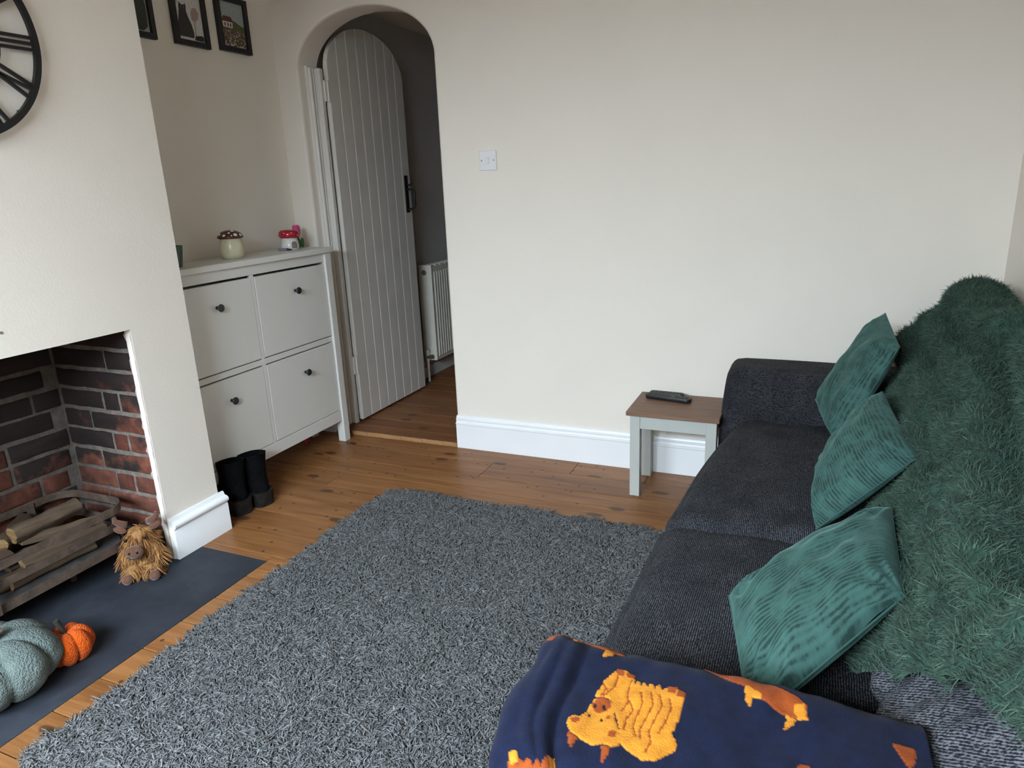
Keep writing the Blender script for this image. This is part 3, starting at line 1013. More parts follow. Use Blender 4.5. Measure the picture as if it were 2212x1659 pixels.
# ================================================================== HALL: radiator
rad = thing('radiator', 'cream ribbed panel radiator in the hall seen through the archway', 'radiator', (-1.43, 1.45, 0.02))
rx0, rx1, ry0, ry1, rz0, rz1 = -1.472, -1.372, 1.03, 1.95, 0.165, 0.815
m = MB()
m.box(rx0, rx0 + 0.012, ry0 + 0.01, ry1 - 0.01, rz0, rz1 - 0.012)
m.box(rx1 - 0.014, rx1 - 0.004, ry0 + 0.01, ry1 - 0.01, rz0, rz1 - 0.012)
m.build('panel', MAT['rad'], rad)
box('end_cover', rx0, rx1, ry0, ry0 + 0.012, rz0, rz1, MAT['rad'], rad, 0.003)
box('end_cover', rx0, rx1, ry1 - 0.012, ry1, rz0, rz1, MAT['rad'], rad, 0.003)
for k in range(14):
    box('grille_bar', rx0 + 0.01, rx1 - 0.008, ry0 + 0.014 + k * 0.066, ry0 + 0.050 + k * 0.066, rz1 - 0.012, rz1 - 0.004, MAT['rad'], rad)
for k in range(27):
    y = ry0 + 0.035 + k * 0.0325
    pts = [(y, rz0 + 0.03), (y + 0.02, rz0 + 0.03), (y + 0.02, rz1 - 0.05), (y, rz1 - 0.05)]
    q = MB()
    x = rx1 - 0.004
    q.add([(x, y, rz0 + .02), (x, y + .022, rz0 + .02), (x, y + .022, rz1 - .045), (x, y, rz1 - .045), (x + .006, y + .006, rz0 + .03), (x + .006, y + .016, rz0 + .03), (x + .006, y + .016, rz1 - .055), (x + .006, y + .006, rz1 - .055)],
          [(4, 5, 6, 7), (0, 1, 5, 4), (1, 2, 6, 5), (2, 3, 7, 6), (3, 0, 4, 7)])
    q.build('rib', MAT['rad'], rad)
MB().lathe([(0.0, ry0 - 0.012), (0.012, ry0 - 0.012), (0.018, ry0 - 0.004), (0.018, ry0 + 0.002)], (rx0 + 0.045, 0, 0.765), 16, 'y').build('vent_plug', MAT['brass'], rad, True, angle=40)
valve = MB().tube([(rx0 + 0.045, ry0 - 0.03, 0.168), (rx0 + 0.045, ry0 - 0.03, 0.245)], 0.013, 10).tube([(rx0 + 0.045, ry0 - 0.03, 0.205), (rx0 + 0.045, ry0 + 0.01, 0.205)], 0.011, 10).build('valve', MAT['rad'], rad, True, angle=40)
MB().tube([(rx0 + 0.046, ry0 - 0.032, 0.195), (rx0 + 0.085, ry0 - 0.032, 0.200)], 0.014, 10).build('valve_nut', MAT['brass'], valve, True, angle=40)
MB().tube([(rx0 + 0.045, ry0 - 0.03, 0.021), (rx0 + 0.045, ry0 - 0.03, 0.175)], 0.0085, 10).build('pipe', MAT['rad'], rad, True, angle=40)

# ================================================================== LIGHT SWITCH
sx, sz, sw = -0.4776, 1.4591, 0.087
swt = thing('light_switch', 'square white plastic light switch on the wall right of the arch', 'light switch', (sx + sw / 2, 0, sz - sw))
box('plate', sx, sx + sw, -0.008, 0.0, sz - sw, sz, MAT['switch'], swt, 0.003)
box('rocker', sx + sw / 2 - 0.006, sx + sw / 2 + 0.008, -0.0125, -0.006, sz - 0.058, sz - 0.030, MAT['switch'], swt, 0.0015)
for dx in (0.0135, sw - 0.0135):
    MB().lathe([(0.0036, -0.0088), (0.0036, -0.0078)], (sx + dx, 0, sz - sw / 2), 12, 'y').build('screw', MAT['screw'], swt)

# ================================================================== SHOE CABINET
cy0, cy1, cxf, cxb = -1.128, -0.082, -1.318, -1.552
cab = thing('shoe_cabinet', 'white four-door shoe cabinet with black knobs in the chimney alcove', 'cabinet', ((cxf + cxb) / 2, (cy0 + cy1) / 2, 0))
box('worktop', cxb - 0.0, -1.300, cy0 - 0.008, -0.066, 1.012, 1.038, MAT['cab'], cab, 0.003)
legw = 0.045
for y in (cy0, cy1 - legw):
    box('leg', cxf - 0.035, cxf + 0.010, y, y + legw, 0.0, 1.012, MAT['cab'], cab, 0.002)
    box('leg', cxb, cxb + 0.03, y, y + legw, 0.0, 1.012, MAT['cab'], cab, 0.002)
m = MB()
m.box(cxb + 0.004, cxf - 0.03, cy0 + 0.006, cy0 + 0.022, 0.13, 1.012)
m.box(cxb + 0.004, cxf - 0.03, cy1 - 0.022, cy1 - 0.006, 0.13, 1.012)
m.box(cxb, cxb + 0.006, cy0, cy1, 0.13, 1.012)
m.box(cxb, cxf - 0.03, cy0, cy1, 0.125, 0.14)
m.build('carcass', MAT['cab'], cab)
yl, ym0, ym1, yr = cy0 + legw, -0.6405, -0.6205, cy1 - legw - 0.012
yr = cy1 - legw
box('top_rail', cxf - 0.02, cxf, yl, yr, 0.968, 1.012, MAT['cab'], cab, 0.0015)
box('bottom_rail', cxf - 0.02, cxf + 0.002, yl, yr, 0.120, 0.178, MAT['cab'], cab, 0.0015)
box('middle_stile', cxf - 0.02, cxf - 0.002, ym0, ym1, 0.178, 0.968, MAT['cab'], cab, 0.0015)
for (a, b) in ((yl, ym0), (ym1, yr)):
    box('middle_rail', cxf - 0.02, cxf - 0.002, a, b, 0.558, 0.584, MAT['cab'], cab, 0.0015)
for (a, b) in ((yl + 0.002, ym0 - 0.002), (ym1 + 0.002, yr - 0.002)):
    for z0, z1, g in ((0.1815, 0.552, 0.006), (0.5895, 0.9575, 0.010)):
        d = box('door', cxf - 0.018, cxf, a, b, z0, z1, MAT['cab'], cab, 0.0015)
        yk = (a + b) / 2 + 0.008
        zk = z1 - 0.098
        MB().lathe([(0.0075, 0.0), (0.0065, 0.010), (0.0065, 0.014), (0.0155, 0.020), (0.0170, 0.0245), (0.0150, 0.0275), (0.006, 0.0285)], (cxf, yk, zk), 20, 'x').build('knob', MAT['knob'], d, True, angle=50)

# ================================================================== ON THE CABINET
ZT = 1.038
# mushroom jar
jx, jy = -1.430, -0.612
jar = thing('mushroom_jar', 'cream ceramic jar with a brown spotted mushroom-cap lid on the cabinet', 'jar', (jx, jy, ZT))
MB().lathe([(0.036, 0), (0.044, 0.002), (0.051, 0.020), (0.0535, 0.045), (0.050, 0.068), (0.043, 0.088), (0.041, 0.092)], (jx, jy, ZT), 40).build('body', MAT['cream'], jar, True, angle=60)
prof = [(0.041, 0.088), (0.052, 0.0885), (0.056, 0.092), (0.055, 0.098), (0.046, 0.110), (0.034, 0.118), (0.018, 0.123), (0.004, 0.1245)]
lid = MB().lathe(prof, (jx, jy, ZT), 40).build('lid', MAT['browncap'], jar, True, angle=60)
def spots(parent, cx, cy, zc, rx, rz, items, mat, base):
    """slightly raised oval dots on a dome"""
    for az, el, s in items:
        a, e = math.radians(az), math.radians(el)
        def pt(a_, e_, k):
            return (cx + rx * math.cos(e_) * math.cos(a_) * k, cy + rx * math.cos(e_) * math.sin(a_) * k, base + rz * math.sin(e_) * k)
        vs_, n = [], 12
        c_ = pt(a, e, 1.05)
        vs_.append(c_)
        for lev, kk, ss in ((0, 1.045, 0.75), (1, 0.97, 1.0)):
            for q in range(n):
                t = 2 * math.pi * q / n
                da = s * ss * math.cos(t) / (rx * max(0.35, math.cos(e)))
                de = s * ss * math.sin(t) / (rz * 0.6 + rx * 0.4)
                vs_.append(pt(a + da, e + de, kk))
        fs_ = [(0, 1 + q, 1 + (q + 1) % n) for q in range(n)] + [(1 + q, 1 + n + q, 1 + n + (q + 1) % n, 1 + (q + 1) % n) for q in range(n)]
        MB().add(vs_, fs_).build('spot', mat, parent, True)
spots(lid, jx, jy, 0, 0.0545, 0.034, [(-75, 22, .0075), (-50, 42, .006), (-18, 26, .010), (12, 20, .009), (-38, 20, .0045), (-110, 30, .007), (-20, 62, .008), (60, 30, .009), (150, 35, .01)], MAT['whiteglaze'], ZT + 0.0905)

# little mushroom house
hx, hy = -1.452, -0.205
house = thing('mushroom_house', 'small white mushroom house ornament with a glossy red spotted cap', 'ornament', (hx, hy, ZT))
MB().lathe([(0.036, 0), (0.042, 0.002), (0.0445, 0.012), (0.043, 0.030), (0.037, 0.048), (0.033, 0.062)], (hx, hy, ZT), 40).build('body', MAT['whiteglaze'], house, True, angle=60)
cap = MB().lathe([(0.030, 0.058), (0.040, 0.057), (0.0475, 0.063), (0.0500, 0.073), (0.0475, 0.086), (0.038, 0.0945), (0.020, 0.0965), (0.004, 0.0965)], (hx, hy, ZT), 40).build('cap', MAT['redcap'], house, True, angle=60)
spots(cap, hx, hy, 0, 0.0490, 0.022, [(-78, 18, .004), (-35, 22, .0055), (-60, -22, .005), (5, -12, .0045), (-10, 40, .004), (50, 10, .005), (120, 20, .005), (-130, 5, .005)], MAT['whiteglaze'], ZT + 0.0755)
# doorway facing the room
aim = math.radians(-20)
dw, dh = 0.0155, 0.044
def wallr(z): return float(np.interp(z, [0, .002, .012, .030, .048, .062], [.036, .042, .0445, .043, .037, .033]))
vs_, fs_ = [], []
cu, rw = 11, 8
for i_ in range(cu):
    u = -dw + 2 * dw * i_ / (cu - 1)
    top = dh - dw + math.sqrt(max(0.0, dw * dw - u * u)) * 0.95
    for j_ in range(rw):
        z = 0.006 + (top - 0.006) * j_ / (rw - 1)
        edge_ = i_ in (0, cu - 1) or j_ in (0, rw - 1)
        r_ = wallr(z) + (-0.001 if edge_ else 0.0016)
        an = aim + u / 0.042
        vs_.append((hx + r_ * math.cos(an), hy + r_ * math.sin(an), ZT + z))
MB().add(vs_, grid_faces(cu, rw)).build('doorway', MAT['darkhole'], house, True)

# tulip behind it
tx_, ty_ = -1.470, -0.118
tul = thing('fabric_tulip', 'pink fabric tulip with a green leaf lying behind the mushroom house', 'flower', (tx_, ty_, ZT))
MB().tube([(tx_ + .01, ty_ + .006, ZT + .004), (tx_ + .004, ty_ + .004, ZT + .03), (tx_ - .006, ty_, ZT + .062)], 0.0045, 8).build('stalk', MAT['leaf'], tul, True)
def petal(name, c, R, az, w, h, mat, parent, curl=0.6):
    nu_, nv_ = 9, 11
    U_, V_ = np.meshgrid(np.linspace(-1, 1, nu_), np.linspace(0, 1, nv_), indexing='ij')
    wid = np.sin(np.pi * np.clip(V_ * 0.92 + 0.06, 0, 1)) ** 0.75
    ang = az + U_ * wid * w / R
    rad_ = R * (0.35 + 0.65 * np.sin(np.pi * np.clip(V_ * 0.78 + 0.08, 0, 1)) ** curl)
    P = np.stack([c[0] + rad_ * np.cos(ang), c[1] + rad_ * np.sin(ang), c[2] + V_ * h], -1)
    o = wmesh(name, P.reshape(-1, 3), grid_faces(nu_, nv_), mat, parent, True)
    s = o.modifiers.new('thick', 'SOLIDIFY'); s.thickness = 0.002
    return o
for az in (-70, 20, 110, 200, 290 + 20):
    petal('petal', (tx_ - .008, ty_ + .002, ZT + .055), 0.020, math.radians(az), 0.020, 0.060, MAT['pink'], tul)
petal('leaf', (tx_ + .004, ty_ + .016, ZT + .0005), 0.014, math.radians(-20), 0.014, 0.050, MAT['leaf'], tul)
petal('leaf', (tx_ + .012, ty_ - .010, ZT + .0005), 0.010, math.radians(-40), 0.009, 0.040, MAT['leaf'], tul)

# glitter pen lying down
pen = thing('glitter_pen', 'lilac glitter pen lying in front of the mushroom house', 'pen', (-1.44, -0.27, ZT))
MB().tube([(-1.470, -0.272, ZT + .006), (-1.425, -0.262, ZT + .006)], [.0062, .0062], 10).build('barrel', MAT['lilac'], pen, True, angle=40)
MB().tube([(-1.425, -0.262, ZT + .006), (-1.412, -0.259, ZT + .005), (-1.398, -0.256, ZT + .0045)], [.005, .0045, .0012], 10).build('tip', MAT['blackplastic'], pen, True, angle=40)

# green pot half hidden behind the chimney breast
o = MB().lathe([(0.026, 0), (0.034, 0.003), (0.036, 0.012), (0.042, 0.055), (0.046, 0.085), (0.044, 0.085), (0.036, 0.02)], (-1.415, -0.950, ZT), 32).build('green_pot', MAT['greenvase'], None, True, angle=50)
tag(o, 'dark green tapered pot half hidden by the chimney breast on the cabinet', 'pot')

# ================================================================== PICTURES
def flat(name, x, pts, mat, parent, rect, th=0.0006):
    """a flat printed shape: pts in 0..1 of the print rectangle (y0, y1, z0, z1)"""
    y0, y1, z0, z1 = rect
    poly = [(y0 + (y1 - y0) * a, z0 + (z1 - z0) * b) for a, b in pts]
    return MB().prism(poly, 'x', x, x + th).build(name, mat, parent)
def solid(name, c, rough=0.6):
    return simple(name, c, rough, var=0.15, nscale=120, bstr=0)
P_ = dict(sky=solid('print_sky', (.34, .38, .37)), hill=solid('print_hill', (.10, .095, .035)), field=solid('print_field', (.115, .075, .04)), white=solid('print_white', (.66, .63, .60)),
          roof=solid('print_roof', (.13, .032, .026)), win=solid('print_window', (.10, .06, .05)), cat=solid('print_cat', (.035, .034, .034)), blush=solid('print_blush', (.36, .27, .235)),
          dgreen=solid('print_dark_green', (.035, .04, .032)), pale=solid('print_pale', (.42, .41, .38)), paper=solid('print_paper', (.60, .57, .55)))
def picture(y0, y1, z0, z1, label):
    fw = 0.022
    t = thing('picture_frame', label, 'picture', (XA, (y0 + y1) / 2, z0), group='black framed prints in the alcove')
    x0, x1 = XA, XA + 0.022
    box('frame_side', x0, x1, y0, y0 + fw, z0, z1, MAT['blackwood'], t, 0.0015)
    box('frame_side', x0, x1, y1 - fw, y1, z0, z1, MAT['blackwood'], t, 0.0015)
    box('frame_side', x0, x1, y0 + fw, y1 - fw, z0, z0 + fw, MAT['blackwood'], t, 0.0015)
    box('frame_side', x0, x1, y0 + fw, y1 - fw, z1 - fw, z1, MAT['blackwood'], t, 0.0015)
    return t, x0 + 0.008, (y0 + fw, y1 - fw, z0 + fw, z1 - fw)
FH = 0.232
FULL = [(0, 0), (1, 0), (1, 1), (0, 1)]
# cottage
t, px, rc = picture(-0.366, -0.176, 1.942, 1.942 + FH, 'black framed print of a white cottage with red roof above daisies')
pr = flat('print', px, FULL, P_['sky'], t, rc)
flat('hill', px + .0006, [(0, 0), (1, 0), (1, .50), (.85, .52), (.6, .60), (.3, .56), (0, .50)], P_['hill'], pr, rc)
flat('meadow', px + .0012, [(0, 0), (1, 0), (1, .30), (.6, .38), (0, .46)], P_['field'], pr, rc)
flat('cottage', px + .0018, [(.10, .43), (.48, .43), (.50, .56), (.08, .56)], P_['white'], pr, rc)
flat('roof', px + .0024, [(.04, .555), (.56, .555), (.44, .675), (.14, .675)], P_['roof'], pr, rc)
for a in (.15, .27, .38):
    flat('window', px + .0024, [(a, .45), (a + .055, .45), (a + .055, .53), (a, .53)], P_['win'], pr, rc)
fl = MB()
rr = random.Random(5)
y0, y1, z0, z1 = rc
for k in range(90):
    a, b = rr.uniform(.03, .95), rr.random() ** 1.6 * .36 + .02
    s = .0035 * (1.1 - b * 1.6)
    c0, c1 = y0 + (y1 - y0) * a, z0 + (z1 - z0) * b
    fl.prism([(c0 - s, c1), (c0, c1 - s), (c0 + s, c1), (c0, c1 + s)], 'x', px + .0018, px + .0024)
o = fl.build('flowers', P_['white'], pr)
o['kind'] = 'stuff'
# black cat
t, px, rc = picture(-0.616, -0.430, 1.932, 1.932 + FH, 'black framed print of a black cat sitting beside a pale plant')
pr = flat('print', px, FULL, P_['paper'], t, rc)
flat('plant', px + .0006, [(.60, .45), (.72, .42), (.86, .50), (.90, .62), (.80, .72), (.66, .70), (.58, .58)], P_['blush'], pr, rc)
flat('leaf_tuft', px + .0006, [(.02, .70), (.12, .74), (.16, .95), (.04, 1.0)], P_['blush'], pr, rc)
flat('plant_stem', px + .0012, [(.66, .06), (.69, .06), (.72, .45), (.69, .45)], P_['blush'], pr, rc)
flat('cat', px + .0012, [(0.03, 0.07), (0.6, 0.07), (0.62, 0.183), (0.56, 0.357), (0.46, 0.514), (0.42, 0.618), (0.44, 0.705), (0.42, 0.77), (0.36, 0.731), (0.26, 0.731), (0.19, 0.775), (0.17, 0.705), (0.16, 0.618), (0.12, 0.488), (0.06, 0.314)], P_['cat'], pr, rc)
for a_ in (.22, .33):
    flat('cat_eye', px + .0018, [(a_, .675), (a_ + .035, .675), (a_ + .035, .688), (a_, .688)], P_['blush'], pr, rc)
flat('tail', px + .0012, [(.62, .03), (.98, .03), (.98, .13), (.90, .15), (.66, .12)], P_['cat'], pr, rc)
# dark green hill
t, px, rc = picture(-0.902, -0.713, 1.929, 1.929 + FH, 'black framed dark green print partly cut off by the chimney breast')
pr = flat('print', px, FULL, P_['pale'], t, rc)
flat('dark_shape', px + .0006, [(.06, .05), (.80, .03), (.95, .12), (.97, .50), (.93, .78), (.72, .86), (.40, .66), (.15, .50), (.04, .40)], P_['dgreen'], pr, rc)
flat('speck', px + .0012, [(.60, .72), (.625, .71), (.63, .735), (.605, .745)], P_['white'], pr, rc)

# ================================================================== CLOCK
ck, cz_, RO, RI = -1.785, 1.748, 0.270, 0.158
clock = thing('wall_clock', 'large black metal skeleton wall clock with Roman numerals', 'clock', (XC, ck, cz_))
x0, x1 = XC + 0.016, XC + 0.028
def ringmesh(name, r0, r1, a0, a1, n=96):
    v, f = [], []
    for k in range(n):
        a = 2 * math.pi * k / n
        for (r_, x) in ((r0, a0), (r1, a0), (r1, a1), (r0, a1)):
            v.append((x, ck + r_ * math.sin(a), cz_ + r_ * math.cos(a)))
    for k in range(n):
        for j in range(4):
            f.append((k * 4 + j, k * 4 + (j + 1) % 4, ((k + 1) % n) * 4 + (j + 1) % 4, ((k + 1) % n) * 4 + j))
    return MB().add(v, f).build(name, MAT['black'], clock, True, angle=40)
ringmesh('outer_ring', RO - 0.017, RO, x0, x1)
ringmesh('inner_ring', RI - 0.012, RI, x0, x1, 48)
def bar(mb, theta, off0, off1, w=0.0085):
    """bar from inner to outer ring at clock angle theta, tangential offsets off0 (inner) and off1 (outer)"""
    er, et = (math.sin(theta), math.cos(theta)), (math.cos(theta), -math.sin(theta))
    p0 = (RI - 0.006, off0); p1 = (RO - 0.012, off1)
    q = []
    for (r_, o_) in (p0, p1):
        for s in (-w / 2, w / 2):
            q.append((ck + er[0] * r_ + et[0] * (o_ + s), cz_ + er[1] * r_ + et[1] * (o_ + s)))
    mb.prism([q[0], q[1], q[3], q[2]], 'x', x0 + 0.001, x1 - 0.001)
numerals = {1: 'I', 2: 'II', 3: 'III', 4: 'IV', 5: 'V', 6: 'VI', 7: 'VII', 8: 'VIII', 9: 'IX', 10: 'X', 11: 'XI', 12: 'XII'}
for h, s in numerals.items():
    th = math.radians(30 * h)
    mb = MB()
    wd = {'I': 0.016, 'V': 0.030, 'X': 0.030}
    tot = sum(wd[c] for c in s)
    pos = -tot / 2
    for c in s:
        mid = pos + wd[c] / 2
        if c == 'I': bar(mb, th, mid, mid)
        elif c == 'V': bar(mb, th, mid, mid - 0.013); bar(mb, th, mid, mid + 0.013)
        else: bar(mb, th, mid + 0.012, mid - 0.012); bar(mb, th, mid - 0.012, mid + 0.012)
        pos += wd[c]
    mb.build('numeral', MAT['black'], clock)
MB().lathe([(0.03, XC), (0.03, x1)], (0, ck, cz_), 24, 'x').build('hub', MAT['black'], clock)
for th, ln in ((math.radians(300), 0.11), (math.radians(60), 0.14)):
    MB().prism([(ck - .004 * math.cos(th), cz_ + .004 * math.sin(th)), (ck + .004 * math.cos(th), cz_ - .004 * math.sin(th)), (ck + ln * math.sin(th), cz_ + ln * math.cos(th))], 'x', x1, x1 + 0.003).build('hand', MAT['black'], clock)
for th in (0, 90, 180, 270):
    a = math.radians(th + 45)
    MB().tube([(XC, ck + (RO - .01) * math.sin(a), cz_ + (RO - .01) * math.cos(a)), (x0 + .002, ck + (RO - .01) * math.sin(a), cz_ + (RO - .01) * math.cos(a))], 0.004, 6).build('standoff', MAT['black'], clock)

# ================================================================== SIDE TABLE + REMOTES
tab = thing('side_table', 'small side table with oak-look top and grey-green legs by the sofa', 'table', (0.475, -0.17, 0))
box('tabletop', 0.289, 0.665, -0.318, -0.022, 0.3655, 0.384, MAT['tabletop'], tab, 0.0015)
for (x, y) in ((0.303, -0.301), (0.612, -0.301), (0.303, -0.078), (0.612, -0.078)):
    box('leg', x, x + 0.0415, y, y + 0.0415, 0.0, 0.3655, MAT['legpaint'], tab, 0.0012)
box('apron', 0.3445, 0.612, -0.298, -0.282, 0.306, 0.3655, MAT['legpaint'], tab, 0.0008)
box('apron', 0.3445, 0.612, -0.058, -0.042, 0.306, 0.3655, MAT['legpaint'], tab, 0.0008)
box('apron', 0.306, 0.322, -0.2595, -0.078, 0.306, 0.3655, MAT['legpaint'], tab, 0.0008)
box('apron', 0.634, 0.650, -0.2595, -0.078, 0.306, 0.3655, MAT['legpaint'], tab, 0.0008)
MB().lathe([(0.0025, 0), (0.0012, .003)], (0.640, -0.285, 0.384), 8).build('peg', MAT['screw'], tab)
btn_red, btn_green, btn_y = solid('button_red', (.35, .03, .02)), solid('button_green', (.05, .25, .05)), solid('button_yellow', (.5, .4, .04))
def remote(c, ang, L, W, H, label, keys):
    t = thing('remote_control', label, 'remote control', (c[0], c[1], 0.384), ang, 'remote controls on the side table')
    m = MB()
    n = 9
    sec = []
    for k in range(n):      # stadium in plan, slightly bellied
        pass
    plan = []
    rc_ = W * 0.42
    for (sx_, sy_, a0) in ((1, 1, 0), (-1, 1, 90), (-1, -1, 180), (1, -1, 270)):
        for q in range(6):
            a = math.radians(a0 + 90 * q / 5)
            plan.append((sx_ * (L / 2 - rc_) + rc_ * math.cos(a), sy_ * (W / 2 - rc_) + rc_ * math.sin(a)))
    v, f = [], []
    lv = [(0.80, 0.0), (0.96, H * .3), (1.0, H * .65), (0.97, H * .92), (0.92, H)]
    for k, z in lv:
        for (x, y) in plan:
            v.append((x * (1 - (1 - k) * W / L), y * k, z))
    p = len(plan)
    for i in range(len(lv) - 1):
        for j in range(p):
            f.append((i * p + j, i * p + (j + 1) % p, (i + 1) * p + (j + 1) % p, (i + 1) * p + j))
    f.append(tuple(range((len(lv) - 1) * p, len(lv) * p)))
    f.append(tuple(reversed(range(p))))
    m.add(v, f).build('body', MAT['blackplastic'], t, True, local=True, angle=45)
    for i in range(keys):
        for j in (-1, 0, 1):
            x, y = -L * 0.40 + i * L * 0.8 / (keys - 1), j * W * 0.27
            mt = MAT['knob']
            if i == keys - 5 and keys > 10 and j < 1: mt = (btn_red, btn_green)[j + 1]
            MB().box(x - .0042, x + .0042, y - .0032, y + .0032, H - .0005, H + .0016, .0008).build('button', mt, t, local=True)
    return t
remote((0.425, -0.118), math.radians(-10), 0.205, 0.046, 0.020, 'longer black remote control nearest the table front with coloured keys', 12)
remote((0.408, -0.062), math.radians(-4), 0.150, 0.036, 0.017, 'shorter black remote control lying behind the longer one', 9)

# ================================================================== FIREPLACE THINGS
bas = thing('log_basket', 'rusty metal strap log basket standing in the brick fireplace', 'log basket', (-1.42, -1.9, 0))
def loop(xo, xi, yn, yf, rc_, n=8):
    """rounded rectangle in plan: xo front (room side), xi back, yn right end, yf left end"""
    pts = []
    for (cx, cy, a0) in ((xo - rc_, yn - rc_, 0), (xi + rc_, yn - rc_, 90), (xi + rc_, yf + rc_, 180), (xo - rc_, yf + rc_, 270)):
        for k in range(n):
            a = math.radians(a0 + 90 * k / (n - 1))
            pts.append((cx + rc_ * math.cos(a), cy + rc_ * math.sin(a)))
    return pts
def strap(name, pts, z0, z1, th=0.005, flare=0.0):
    v, f = [], []
    n = len(pts)
    cx = sum(p[0] for p in pts) / n
    cy = sum(p[1] for p in pts) / n
    for (x, y) in pts:
        d = Vector((x - cx, y - cy)).normalized()
        for (o, z) in ((0, z0), (th, z0), (th + flare, z1), (flare, z1)):
            v.append((x + d.x * o, y + d.y * o, z))
    for i in range(n):
        j = (i + 1) % n
        for k in range(4):
            f.append((i * 4 + k, i * 4 + (k + 1) % 4, j * 4 + (k + 1) % 4, j * 4 + k))
    return MB().add(v, f).build(name, MAT['grate'], bas, True, angle=40)
strap('band', loop(-1.243, -1.590, -1.462, -2.28, 0.085), 0.240, 0.268)
strap('band', loop(-1.262, -1.580, -1.476, -2.27, 0.080), 0.172, 0.200)
rim = strap('tray_rim', loop(-1.262, -1.585, -1.462, -2.28, 0.085), 0.092, 0.124)
pl = loop(-1.266, -1.580, -1.466, -2.275, 0.080)
MB().prism(pl, 'z', 0.108, 0.113).build('tray', MAT['grate'], bas)
for (x, y) in ((-1.40, -1.62), (-1.52, -1.62), (-1.40, -2.14), (-1.52, -2.14)):
    MB().tube([(x, y, 0.0), (x, y, 0.108)], 0.012, 8).build('foot', MAT['grate'], bas, True, angle=50)
for (x, y) in ((-1.245, -1.95), (-1.586, -1.6), (-1.586, -1.95), (-1.42, -2.272)):
    MB().box(x - .004, x + .004, y - .012, y + .012, .10, .262).build('upright', MAT['grate'], bas)
MB().prism([(a * 0.985 - 0.02, b * 0.99 - 0.018) for a, b in pl], 'z', 0.113, 0.119).build('ash_bed', MAT['ash'], bas)

def log(p0, p1, r, label, seed, split=False, squash=1.0):
    rd = random.Random(seed)
    p0, p1 = Vector(p0), Vector(p1)
    mid = (p0 + p1) / 2
    d = p1 - p0
    L = d.length
    t = thing('firewood_log', label, 'log', mid, 0, 'split logs in the fireplace basket')
    t.rotation_euler = d.to_track_quat('Y', 'Z').to_euler()
    n, sN = 14, 9
    v, f = [], []
    prof = [1 + rd.uniform(-.12, .12) for _ in range(n)]
    ph = rd.uniform(0, 6.28)
    for i in range(sN):
        y = -L / 2 + L * i / (sN - 1)
        bend = 0.006 * math.sin(2.2 * i / sN + ph)
        k = 1 + 0.08 * math.sin(i * 1.7 + ph)
        for j in range(n):
            a = 2 * math.pi * j / n
            x, z = math.cos(a) * r * prof[j] * k, math.sin(a) * r * prof[j] * k * squash
            if split and z < -0.25 * r: z = -0.25 * r + (z + .25 * r) * .15
            v.append((x + bend, y + rd.uniform(-.003, .003) * (i in (0, sN - 1)), z + bend * .6 + rd.uniform(-1, 1) * .0012))
    for i in range(sN - 1):
        for j in range(n):
            f.append((i * n + j, i * n + (j + 1) % n, (i + 1) * n + (j + 1) % n, (i + 1) * n + j))
    MB().add(v, f).build('bark', MAT['log'], t, True, local=True, angle=50)
    for i in (0, sN - 1):
        ringp = v[i * n:(i + 1) * n]
        c = tuple(sum(q[k] for q in ringp) / n for k in range(3))
        fs_ = [(n, j, (j + 1) % n) for j in range(n)]
        MB().add(ringp + [(c[0], c[1] + (.002 if i else -.002), c[2])], fs_).build('cut_end', MAT['logend'], t, local=True)
    return t
log((-1.400, -1.548, .262), (-1.415, -1.772, .258), .029, 'thick rounded log lying on top of the pile', 1)
log((-1.345, -1.515, .208), (-1.425, -1.745, .214), .026, 'flat split log just under the thick top log', 2, True, .8)
log((-1.308, -1.530, .182), (-1.345, -1.800, .178), .025, 'mottled log behind the middle strap of the basket', 3)
log((-1.300, -1.585, .140), (-1.318, -1.860, .142), .020, 'thin log at the front resting on the tray rim', 4)
log((-1.345, -1.790, .1445), (-1.352, -2.050, .147), .023, 'front log with a pale cut end at the left edge', 5)
log((-1.565, -1.640, .226), (-1.445, -1.800, .230), .026, 'log lying crosswise at the back left', 6)
log((-1.500, -1.560, .185), (-1.520, -1.800, .180), .030, 'dark log low at the back of the basket', 7)
log((-1.420, -1.790, .185), (-1.400, -2.050, .190), .030, 'log cut off by the left edge of the picture', 8)
log((-1.440, -1.530, .145), (-1.450, -1.790, .145), .027, 'bottom log in the middle of the tray', 9)
log((-1.318, -1.492, .226), (-1.352, -1.560, .200), .012, 'short splinter of wood at the right end of the basket', 10, True)

# ---- pumpkins
def pumpkin(name, c, R, H, lobes, depth, mat, label, stem):
    t = thing(name, label, 'pumpkin', (c[0], c[1], 0.0005))
    nu_, nv_ = lobes * 12, 28
    A, B = np.meshgrid(np.linspace(0, 2 * np.pi, nu_, endpoint=False), np.linspace(-np.pi / 2, np.pi / 2, nv_), indexing='ij')
    lob = np.abs(np.cos(A * lobes / 2)) ** 0.55
    env = np.cos(B) ** 0.75
    rr_ = R * env * (1 - depth + depth * lob * 1.0)
    jit = 0.018 * R * smoothnoise(A * 1.3, B * 1.5, 5)
    rr_ = rr_ + jit * env
    z = H / 2 + H / 2 * np.sin(B) * (0.90 + 0.10 * lob)
    z = z - H * 0.13 * np.exp(-(rr_ / (0.30 * R)) ** 2) * (B > 0) + H * 0.05 * np.exp(-(rr_ / (0.3 * R)) ** 2) * (B < 0)
    z = z - z.min()
    P = np.stack([rr_ * np.cos(A), rr_ * np.sin(A), z], -1)
    o = wmesh('body', P.reshape(-1, 3), grid_faces(nu_, nv_, True), mat, t, True, local=True)
    recalc(o)
    return t
